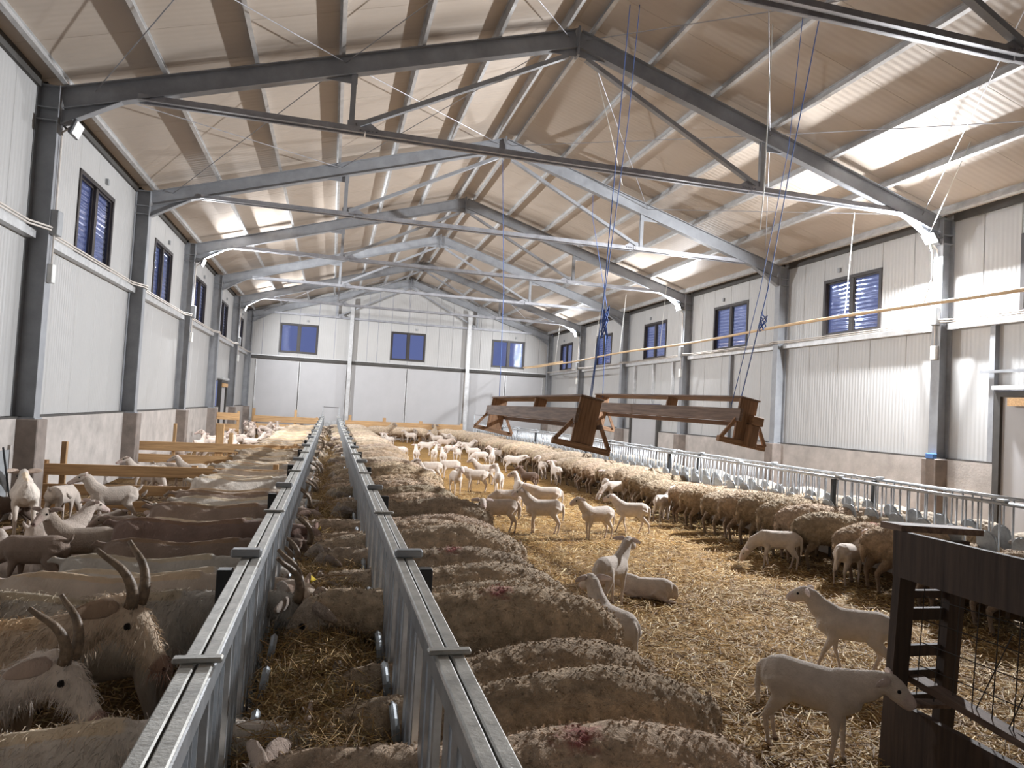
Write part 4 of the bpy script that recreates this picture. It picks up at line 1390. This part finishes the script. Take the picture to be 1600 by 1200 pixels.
# ------------------------------------------------------------------ ewes
def ewe_mesh(pose, seed, voxel=0.0165, thin=1.0):
    body = [(-.605, .50, .03, .04), (-.58, .51, .10, .12), (-.50, .528, .152, .175), (-.36, .54, .186, .212), (-.15, .545, .200, .230), (.10, .533, .195, .228), (.28, .522, .165, .205), (.40, .535, .12, .165),
            (.46, .545, .07, .10), (.48, .55, .02, .03)]
    rs = random.Random(seed)
    bz = [rs.uniform(-.012, .012) for _ in body]
    L_ = [loft([(x, 0, z + q) for (x, z, a, b_), q in zip(body, bz)], [(a * thin, b_) for x, z, a, b_ in body], 20)]
    P, yaw, pitch, mid = {'feed': ((.82, 0.0, .66), 8, -48, (.58, 0, .645)), 'feed2': ((.84, 0.02, .60), -15, -38, (.60, 0, .61)), 'stand': ((.68, 0.05, .92), 35, -22, (.54, 0, .75)),
                          'low': ((.80, -0.01, .63), 14, -55, (.57, 0, .63))}[pose]
    H = Head(P, yaw, pitch, 1.62, 'sheep')
    L_.append(loft([(.34, 0, .59), mid, H.at(-.01)], [(.125, .155), (.088, .108), (.070, .078)], 14))
    L_ += H.lofts()
    for sg in (1, -1):
        j = rs.uniform(-.03, .03)
        L_.append(leg([(.27, sg * .11, .45), (.25, sg * .125, .33), (.27 + j, sg * .12, .19), (.26 + j, sg * .12, .06), (.27 + j, sg * .12, .015), (.28 + j, sg * .12, -.004)], [(.08, .09), (.045, .055), .028, .022, .027, .028]))
        j = rs.uniform(-.05, .05)
        L_.append(leg([(-.42, sg * .10, .47), (-.38, sg * .13, .36), (-.49 + j, sg * .12, .225), (-.46 + j, sg * .12, .07), (-.445 + j, sg * .12, .016), (-.435 + j, sg * .12, -.004)],
                      [(.10, .13), (.065, .085), (.026, .033), .022, .027, .028]))
    L_.append(loft([(-.585, 0, .63), (-.625, 0, .58), (-.635, 0, .45), (-.625, 0, .33)], [.04, .042, .034, .018], 8, (1, 0, 0)))

    def colour(co):
        c = np.tile(np.array([.57, .44, .315]), (len(co), 1))
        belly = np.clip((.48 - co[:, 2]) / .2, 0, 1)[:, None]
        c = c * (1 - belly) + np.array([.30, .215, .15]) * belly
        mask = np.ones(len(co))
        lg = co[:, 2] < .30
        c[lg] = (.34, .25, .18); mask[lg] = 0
        c[co[:, 2] < .03] = (.08, .06, .05)
        hm = head_mask(co, H, -0.005, 0.08)
        c[hm] = (.46, .38, .31); mask[hm] = 0
        hm = head_mask(co, H, 0.155, 0.05)
        c[hm] = (.32, .22, .19)
        return c, mask
    ex = H.extras(-0.1, 0.11, (.44, .35, .29), 0.027)
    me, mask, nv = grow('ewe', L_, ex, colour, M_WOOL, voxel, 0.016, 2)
    return me, mask, nv, H


# ------------------------------------------------------------------ goats
def goat_mesh(pose, seed):
    body = [(-.60, .665, .03, .04), (-.57, .66, .11, .11), (-.46, .63, .145, .16), (-.25, .585, .175, .205), (0, .575, .18, .21), (.22, .60, .15, .195), (.36, .63, .115, .165), (.43, .645, .06, .09), (.45, .645, .02, .03)]
    rs = random.Random(seed)
    L_ = [loft([(x, 0, z) for x, z, a, b_ in body], [(a, b_) for x, z, a, b_ in body], 18)]
    L_.append(loft([(-.55, 0, .745), (-.40, 0, .775), (-.1, 0, .765), (.2, 0, .775), (.36, 0, .79)], [.03, .032, .032, .034, .03], 8))   # spine
    for sg in (1, -1):
        L_.append(loft([(-.50, sg * .06, .735), (-.42, sg * .12, .70), (-.36, sg * .13, .62)], [.042, .046, .035], 8))                      # hip bones
    P, yaw, pitch, mid = {'feed': ((.82, 0.0, .74), 6, -45, (.60, 0, .735)), 'feed2': ((.86, -0.02, .70), -20, -35, (.62, 0, .71)), 'up': ((.62, 0.02, 1.02), 12, -25, (.50, 0, .82)),
                          'right': ((.66, -0.03, .86), -14, -42, (.52, -.01, .77))}[pose]
    H = Head(P, yaw, pitch, 1.55, 'goat')
    L_.append(loft([(.30, 0, .67), mid, H.at(-.01)], [(.085, .13), (.062, .088), (.056, .066)], 12))
    L_ += H.lofts()
    for sg in (1, -1):
        j = rs.uniform(-.03, .03)
        L_.append(leg([(.27, sg * .085, .52), (.25, sg * .10, .40), (.27 + j, sg * .095, .23), (.26 + j, sg * .095, .07), (.27 + j, sg * .095, .015), (.28 + j, sg * .095, -.004)], [(.06, .085), (.04, .05), .027, .021, .026, .027]))
        j = rs.uniform(-.05, .05)
        L_.append(leg([(-.44, sg * .085, .57), (-.39, sg * .11, .43), (-.51 + j, sg * .10, .27), (-.47 + j, sg * .10, .08), (-.455 + j, sg * .10, .016), (-.445 + j, sg * .10, -.004)],
                      [(.075, .11), (.05, .075), (.025, .032), .021, .026, .027]))
    L_.append(loft([(-.58, 0, .73), (-.645, 0, .755), (-.68, 0, .73)], [.03, .03, .012], 8))

    def colour(co):
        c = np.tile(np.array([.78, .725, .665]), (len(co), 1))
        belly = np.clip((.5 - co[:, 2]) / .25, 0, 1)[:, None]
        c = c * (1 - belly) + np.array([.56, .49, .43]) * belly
        ridge = (co[:, 2] > .775) & (co[:, 0] < .36)
        c[ridge] = (.85, .72, .55)
        c[co[:, 2] < .03] = (.08, .06, .05)
        hm = head_mask(co, H, 0.17, 0.05)
        c[hm] = (.44, .32, .29)
        return c, (co[:, 2] > .4).astype(float)
    ex = H.extras(0.15, 0.12, (.56, .46, .40), 0.026)
    
    def warp(co):
        co = co.copy()
        tors = np.clip((0.36 - co[:, 0]) / 0.1, 0, 1) * np.clip((co[:, 2] - .40) / .1, 0, 1)
        top = np.clip((co[:, 2] - .56) / .2, 0, 1)
        flank = np.exp(-((co[:, 0] + .28) / .12) ** 2) * np.exp(-((co[:, 2] - .66) / .07) ** 2)    # hollow before the hips
        co[:, 1] *= 1 - tors * (0.42 * top ** 1.3 + 0.22 * flank)
        sag = 0.03 * np.exp(-((co[:, 0] + .02) / .22) ** 2)
        co[:, 2] -= tors * top * sag
        return co
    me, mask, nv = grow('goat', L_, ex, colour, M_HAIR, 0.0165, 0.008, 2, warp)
    horns = []
    for sg in (1, -1):
        pts, rr = [], []
        for q in range(9):
            t = q / 8
            # rises from the poll and sweeps back and outwards
            pts.append(H.at(0.02 - 0.155 * t ** 1.4, sg * (0.018 + 0.045 * t ** 1.4), 0.04 + 0.065 * math.sin(min(1.0, t * 1.2) * PI * 0.6)))
            rr.append(0.022 * (1 - 0.65 * t) * 1.25)
        horns.append(MB().tube(pts, rr, 8).mesh('horn', M_HORN, True))
    return me, mask, nv, H, horns


def tag_mesh(H, sg=1):
    c = H.at(-0.02, sg * 0.115, 0.012)
    mb = MB()
    mb.bar(c - H.s * sg * 0.012, c + H.s * sg * 0.05, 0.045, 0.006, H.d)
    return mb.mesh('ear_tag', M_TAG)


LAMBS = {p: lamb_mesh(p) for p in ('up', 'left', 'right', 'graze', 'sniff', 'walk', 'back', 'lie')}
KIDS = {p: lamb_mesh(p, True) for p in ('up', 'left', 'graze', 'lie')}
EWES = [ewe_mesh('feed', 1), ewe_mesh('feed2', 2), ewe_mesh('low', 3, thin=1.06)]
EWE_STAND = ewe_mesh('stand', 4)
GOATS = [goat_mesh('feed', 1), goat_mesh('feed2', 2)]
GOAT_UP = goat_mesh('up', 3)
GOAT_RIGHT = goat_mesh('right', 4)
FLEECE = [strands('fleece', m, mk, nv, 8000, 0.015, 0.0045, M_WOOL, 0.2, 10 + i, 0.8) for i, (m, mk, nv, h) in enumerate(EWES)]
COAT = {id(g[0]): strands('hair', g[0], g[1], g[2], 9000, 0.040, 0.0016, M_HAIR, 0.9, 30 + i, 0.3, 0.5) for i, g in enumerate([GOATS[0], GOATS[1], GOAT_UP, GOAT_RIGHT])}
EWE_TAGS = [tag_mesh(e[3]) for e in EWES]
GOAT_TAGS = [tag_mesh(g[3]) for g in GOATS]


def put(name, me, x, y, deg, scale, col, label, cat, group, z=None):
    o = bpy.data.objects.new(name, me)
    C.objects.link(o)
    o.location = (x, y, floor_z(x, y) if z is None else z)
    o.rotation_euler = (0, 0, math.radians(deg))
    o.scale = (scale, scale, scale) if not isinstance(scale, tuple) else scale
    o.color = (*col, 1)
    tag(o, label, cat, group)
    return o


def child(name, me, parent, col=(1, 1, 1)):
    o = bpy.data.objects.new(name, me)
    C.objects.link(o)
    o.parent = parent
    o.color = (*col, 1)
    return o


R_ = random.Random(21)


def ewe(i_mesh, x, y, deg, scale, col, label, group, fleece=False, paint=False, eartag=False):
    e = put('ewe', EWES[i_mesh][0], x, y, deg, scale, col, label, 'sheep', group)
    e['paint'] = 1.0 if paint else 0.0
    if fleece:
        fl = child('fleece', FLEECE[i_mesh], e, col)
        fl['kind'] = 'stuff'
        fl['paint'] = e['paint']
    if eartag:
        child('ear_tag', EWE_TAGS[i_mesh], e)['label'] = 'yellow ear tag'
    return e


# ---- ewes packed on the right of the left trough
y, i = 1.30, 0
while y < 33.6:
    i += 1
    s = R_.uniform(1.02, 1.10)
    t = R_.uniform(0.82, 1.14)
    col = (t * R_.uniform(0.97, 1.05), t, t * R_.uniform(0.93, 1.03))
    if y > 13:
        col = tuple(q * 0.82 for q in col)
    paint = i in (3, 6, 9)
    lab = 'brown woolly ewe right of the left trough, %s from the viewer' % nth(i)
    if paint:
        lab = 'brown ewe with a red paint smudge right of the left trough, %s from the viewer' % nth(i)
    x = (1.56 if y < 6.5 else 1.66) - 0.60 * s + R_.uniform(-0.09, 0.07)
    sz = s * R_.uniform(0.86, 1.06)
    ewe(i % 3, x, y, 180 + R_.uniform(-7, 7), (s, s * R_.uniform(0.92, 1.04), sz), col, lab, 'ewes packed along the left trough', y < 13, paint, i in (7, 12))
    y += R_.uniform(0.41, 0.52)
N_A = i
# ---- ewes in the row along the right trough
y, i = 4.7, 0
while y < 33.4:
    i += 1
    s = R_.uniform(0.92, 1.02)
    t = R_.uniform(0.85, 1.15)
    col = (t * R_.uniform(0.98, 1.05), t, t * R_.uniform(0.93, 1.02))
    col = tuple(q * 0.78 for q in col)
    x = 5.88 + 0.60 * s + R_.uniform(-0.09, 0.09) - 0.02 * (y - 7) * 0.5
    lab = 'brown ewe feeding at the right trough from the straw pen, %s from the viewer' % nth(i)
    paint = i in (6,)
    if paint:
        lab = 'ewe with a reddish back at the right trough, %s from the viewer' % nth(i)
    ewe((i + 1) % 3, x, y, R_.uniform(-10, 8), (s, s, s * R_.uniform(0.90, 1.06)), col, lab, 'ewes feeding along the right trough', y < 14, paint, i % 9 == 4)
    y += R_.uniform(0.44, 0.56)
# ---- paler sheep behind the right trough, facing back through the bars
y, i = 5.4, 0
while y < 31:
    i += 1
    t = R_.uniform(0.8, 1.08)
    s = R_.uniform(0.86, 0.98)
    ewe(i % 3, 7.72 + 0.47 * s + R_.uniform(-0.05, 0.12), y, 180 + R_.uniform(-10, 10), s, (t, t * 1.08, t * 1.18), 'pale sheep between the right trough and the wall plinth, %s from the viewer' % nth(i),
        'pale sheep behind the right trough', False, False, i % 6 == 2)
    y += R_.uniform(0.55, 0.78)


# ---- goats along the left of the left trough
def goat(g, x, y, deg, scale, col, label, group, hair=False, horn=1.0, eartag=None, hcol=(1, 1, 1), z=None):
    o = put('goat', g[0], x, y, deg, scale, col, label, 'goat', group, z)
    if horn:
        for hm_ in g[4]:
            child('horn', hm_, o)
    if hair:
        c = child('hair', COAT[id(g[0])], o, col)
        c['kind'] = 'stuff'
    if eartag is not None:
        child('ear_tag', GOAT_TAGS[eartag], o)['label'] = 'yellow ear tag'
    return o


def goat_colour():
    q = R_.random()
    t = R_.uniform(0.85, 1.1)
    if q < 0.16:
        return (0.42 * t, 0.33 * t, 0.28 * t), 'dark brown'
    if q < 0.34:
        return (0.86 * t, 0.76 * t, 0.67 * t), 'tan'
    if q < 0.6:
        return (0.78 * t, 0.77 * t, 0.74 * t), 'grey'
    return (1.0 * t, 0.97 * t, 0.93 * t), 'cream'


y, i = 1.72, 0
while y < 31.5:
    i += 1
    col, nm = goat_colour()
    if i in (1, 2, 3):
        col, nm = (1.0, 0.95, 0.89), 'cream'
    if i == 9:
        col, nm = (0.34, 0.25, 0.22), 'dark brown'
    s = R_.uniform(0.96, 1.06)
    x = -1.62 + 0.60 * s + R_.uniform(-0.06, 0.08)
    s = (s, s * R_.uniform(0.9, 1.08), s * R_.uniform(0.82, 0.96))
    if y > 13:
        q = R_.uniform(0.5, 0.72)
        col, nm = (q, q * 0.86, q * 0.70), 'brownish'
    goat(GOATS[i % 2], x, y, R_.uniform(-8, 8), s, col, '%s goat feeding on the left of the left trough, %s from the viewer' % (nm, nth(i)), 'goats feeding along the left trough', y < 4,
         1 if i in (4, 7, 8, 12, 15, 19, 23, 30) else 0, (i % 2) if i in (1, 5) else None)
    y = {1: 2.16, 2: 2.60, 3: 3.86}.get(i, y + R_.uniform(0.42, 0.56))

# ---- goats standing loose at the near left
G_NL = 'loose goats at the near left'
goat(GOAT_RIGHT, -1.46, 3.40, -8, 1.02, (0.95, 0.80, 0.64), 'big tan goat with a thick brown horn at the near left', G_NL, True)
goat(GOAT_RIGHT, -1.52, 2.99, -2, 0.90, (1.12, 1.05, 1.0), 'white-faced goat looking right at the lower left edge', G_NL, True)
goat(GOATS[0], -3.52, 9.75, 112, 0.86, (1.05, 1.0, 0.95), 'white goat standing at the plinth hatch, rump turned to the viewer', G_NL, horn=0)
goat(GOAT_UP, -2.75, 7.3, 165, 0.80, (1.05, 1.0, 0.98), 'white goat with folded legs among the kids, nearer the wall', G_NL, z=-0.28)
goat(GOAT_UP, -2.15, 7.9, 20, 0.74, (1.02, 0.96, 0.94), 'white goat resting beside the kids, nearer the trough', G_NL, z=-0.27)


# ------------------------------------------------------------------ loose lambs, each put where it stands
def ray(px, py):
    return ((px - 800) / F_PX) * CAM_R - ((py - 600) / F_PX) * CAM_U + CAM_F


def ground(px, py):
    d = ray(px, py)
    t = -CAM_H / d.z
    return d.x * t, d.y * t


G_L = 'lambs in the straw pen'
YD = math.degrees(YAW)


def lamb(px, py, a, pose, scale, label, col=(1, 1, 1), group=G_L, kid=False, name=None, xy=None):
    x, y = ground(px, py) if xy is None else xy
    deg = a - YD - math.degrees(math.atan((px - 800) / F_PX))
    me = (KIDS if kid else LAMBS)[pose]
    return put(name or ('kid' if kid else 'lamb'), me, x, y, deg, scale, col, label, 'goat kid' if kid else 'lamb', group)


W = (1, 1, 1)
for args in [
    (1262, 1182, 347, 'sniff', 1.02, 'large white lamb sniffing at the dark wooden hay crate'),
    (1332, 1056, 178, 'walk', 1.0, 'white lamb walking left behind the lamb at the hay crate'),
    (905, 1005, 118, 'up', 1.02, 'white lamb pressed against the packed ewes, looking away, ears spread'),
    (952, 950, 62, 'up', 1.0, 'white lamb standing over the lying lamb, seen from behind'),
    (1012, 936, 175, 'lie', 1.0, 'lamb lying flat on the straw beside a standing lamb'),
    (1215, 888, 185, 'graze', 0.98, 'white lamb grazing leftward in front of the right row of ewes'),
    (1325, 914, 62, 'right', 0.98, 'white lamb with head turned right beside the nearest ewes'),
    (728, 846, 277, 'up', 1.0, 'grey-faced lamb facing the viewer beside the packed ewes', (0.85, 0.84, 0.84)),
    (780, 832, 186, 'graze', 1.0, 'lamb grazing leftward in the middle, head in shade', (0.92, 0.9, 0.88)),
    (848, 834, 180, 'up', 1.05, 'tall lamb standing in profile facing left, head raised'),
    (852, 806, 182, 'sniff', 1.02, 'lamb half hidden behind the tall lamb in profile', (0.97, 0.95, 0.93)),
    (792, 808, 188, 'graze', 0.95, 'lamb grazing just behind the shaded grazing lamb', (0.95, 0.92, 0.9)),
    (826, 766, 150, 'up', 0.86, 'small dark brown lamb facing away', (0.26, 0.2, 0.17)),
    (810, 790, 100, 'left', 0.98, 'woolly lamb with wrinkled neck behind the tall lamb', (1.02, 1, 0.98)),
    (932, 842, 208, 'up', 0.98, 'white lamb with lowered neck looking left, middle of the straw'),
    (986, 832, 178, 'walk', 0.98, 'white lamb striding left in front of the right row'),
    (1034, 814, 62, 'right', 0.95, 'thin lamb reaching towards a ewe of the right row'),
    (945, 779, 96, 'up', 0.95, 'narrow white lamb seen from behind beside the right row'),
    (964, 787, 192, 'graze', 0.95, 'white lamb grazing left beside the right row of ewes'),
    (986, 783, 70, 'up', 0.92, 'pinkish lamb, rump to the viewer, next to a grazing one', (1, 0.95, 0.92)),
    (711, 771, 288, 'up', 0.98, 'white lamb facing the viewer in the middle of the straw'),
    (744, 768, 172, 'sniff', 1.0, 'white lamb with a brown face turned left in the middle'),
    (757, 756, 174, 'up', 0.98, 'white lamb close behind the brown-faced one'),
    (778, 772, 96, 'left', 0.98, 'white lamb seen from behind, head turned left, long tail'),
    (672, 770, 118, 'left', 1.12, 'grey lamb leaning on the packed ewes, head raised', (0.9, 0.89, 0.88)),
    (673, 752, 186, 'graze', 0.95, 'white lamb grazing left beyond the grey lamb'),
    (702, 748, 190, 'graze', 0.95, 'white lamb grazing in front of the far group'),
    (691, 730, 97, 'up', 0.95, 'white lamb seen from behind in the far group'),
    (649, 726, 93, 'up', 0.95, 'slim white lamb from behind near the packed ewes'),
    (623, 720, 178, 'sniff', 0.95, 'white lamb stepping behind the packed ewes'),
    (608, 700, 130, 'up', 0.95, 'white lamb beside the packed ewes, far left of its group'),
    (600, 694, 110, 'sniff', 0.95, 'white lamb squeezed against the far packed ewes'),
    (664, 712, 4, 'sniff', 1.0, 'white lamb facing right in the far group'),
    (678, 722, 80, 'up', 0.9, 'white lamb with its back to the viewer, far group'),
    (704, 716, 25, 'up', 0.95, 'white lamb angled right in the far group'),
    (713, 722, 250, 'up', 0.9, 'white lamb turned to the viewer in the far group'),
    (728, 710, 8, 'up', 0.95, 'white lamb in profile facing right, right half of far group'),
    (736, 700, 2, 'sniff', 1.0, 'pale lamb standing beside the far end of the right row'),
    (738, 720, 182, 'up', 0.92, 'small white lamb facing left near the far right ewes'),
    (768, 732, 88, 'up', 0.98, 'white lamb from behind, tail hanging, right of the middle'),
    (750, 726, 190, 'graze', 0.9, 'small white lamb nosing the straw, right of the middle'),
    (770, 712, 20, 'left', 0.95, 'white lamb looking back beside the right row'),
    (788, 708, 358, 'sniff', 0.95, 'white lamb with a dark muzzle pointing right'),
    (776, 722, 170, 'up', 0.88, 'white lamb behind the one with hanging tail'),
    (801, 738, 4, 'sniff', 1.02, 'sturdy white lamb in profile facing right near the ewes'),
    (847, 748, 105, 'left', 0.95, 'white lamb looking left under the hanging rack'),
    (868, 757, 115, 'up', 0.95, 'white lamb stepping away beside the right row'),
    (880, 742, 40, 'graze', 0.95, 'pale lamb bending down under the right row of ewes'),
    (641, 692, 185, 'up', 1.0, 'white lamb at the back, left of the far group'),
    (655, 689, 10, 'sniff', 1.0, 'white lamb at the back facing right by the fence'),
    (682, 697, 175, 'up', 1.0, 'white lamb at the back facing left by the fence'),
    (693, 704, 0, 'sniff', 1.0, 'pinkish lamb standing broadside in the far group', (1, 0.94, 0.9)),
    (712, 698, 190, 'up', 0.95, 'white lamb at the back near the gable post'),
    (666, 692, 20, 'up', 1.0, 'white lamb far back between the ewes at the fence'),
    (700, 694, 160, 'sniff', 1.0, 'white lamb far back, close to the right row'),
    (622, 690, 20, 'up', 0.95, 'white lamb far back behind the packed ewes'),
]:
    spot = {'grey-faced lamb facing': (2.02, 9.35), 'grey lamb leaning': (1.98, 14.3), 'white lamb pressed': (1.98, 4.55)}
    spot = [q for t_, q in spot.items() if args[5].startswith(t_)]
    lamb(*args, xy=spot[0] if spot else None)

# ---- ewes standing loose at the far fence
for j, (px, py, a, t, lab) in enumerate([(592, 684, 5, 1.1, 'ewe with raised head at the far fence, next to the packed row'), (622, 683, 355, 1.3, 'pale ewe broadside at the far pine fence'),
                                         (650, 684, 182, 1.35, 'pale ewe facing left at the far pine fence'), (678, 682, 92, 1.2, 'ewe with raised head at the far fence, near its middle'),
                                         (702, 683, 10, 1.3, 'pale ewe at the right end of the far pine fence')]):
    x, y = ground(px, py)
    x, y = x * min(1, 34.2 / y), min(y, 34.2)
    t *= 0.75
    e = put('ewe', EWE_STAND[0] if 'raised' in lab else EWES[0][0], x, y, a - YD, 0.95, (t, t, t), lab, 'sheep', 'ewes at the far fence')
    e['paint'] = 0.0

# ---- kids in the goats' pen
G_K = 'kids in the goat pen'
for args in [
    (176, 822, 178, 'up', 1.08, 'white kid standing in profile before the nearer pine fence, head raised'),
    (92, 818, 60, 'graze', 1.05, 'white kid with lowered head before the nearer pine fence'),
    (14, 836, 200, 'up', 0.95, 'dark brown kid at the left picture edge', (0.22, 0.18, 0.16)),
    (128, 912, 168, 'left', 1.05, 'grey kid with upright tail in front of the white kids', (0.72, 0.68, 0.64)),
    (82, 896, 30, 'up', 1.05, 'white kid climbing right among the other kids', (1.0, 0.97, 0.96)),
    (180, 836, 175, 'lie', 1.1, 'grey kid lying at the foot of the nearer pine fence', (0.7, 0.68, 0.66)),
    (140, 832, 20, 'lie', 1.0, 'small grey kid lying behind the standing kid', (0.62, 0.6, 0.58)),
    (215, 838, 185, 'lie', 1.1, 'kid lying beside the row of feeding goats', (0.62, 0.58, 0.55)),
    (50, 930, 150, 'graze', 1.05, 'shaded kid nosing the straw at the left', (0.55, 0.48, 0.44)),
    (6, 872, 95, 'lie', 1.0, 'pale kid lying at the left picture edge'),
    (225, 768, 190, 'sniff' if False else 'up', 0.95, 'kid just behind the nearer pine fence, by the wall'),
    (262, 760, 10, 'graze', 0.95, 'kid grazing just behind the nearer pine fence'),
    (300, 762, 170, 'up', 0.95, 'kid behind the nearer pine fence, close to the feeding goats'),
    (235, 778, 300, 'graze', 1.0, 'white kid rummaging beneath the nearer fence boards'),
]:
    kw = dict(kid=True, group=G_K)
    c = args[6] if len(args) > 6 else (1, 1, 1)
    lamb(*args[:6], c, **kw)
k = 0
for (X, Y) in sorted([(-3.4, 18.2), (-2.9, 19.4), (-3.4, 20.6), (-2.4, 20.2), (-3.1, 21.8), (-2.2, 22.6), (-3.4, 23.2), (-2.8, 24.4), (-3.3, 25.2), (-2.1, 25.8), (-2.7, 27.0), (-3.4, 28.0), (-2.2, 28.8),
                      (-3.0, 29.8), (-2.4, 30.8), (-3.3, 31.6), (-2.8, 33.0), (-2.0, 32.2), (-3.4, 33.6), (-2.3, 34.2)], key=lambda p: p[1]):
    k += 1
    o = put('kid', KIDS[['up', 'graze', 'left', 'up'][k % 4]], X, Y, R_.uniform(0, 360), 1.12, (0.92, 0.88, 0.86), 'white kid beyond the farther pine fence, %s nearest the viewer' % nth(k), 'goat kid', 'white kids beyond the farther fence')
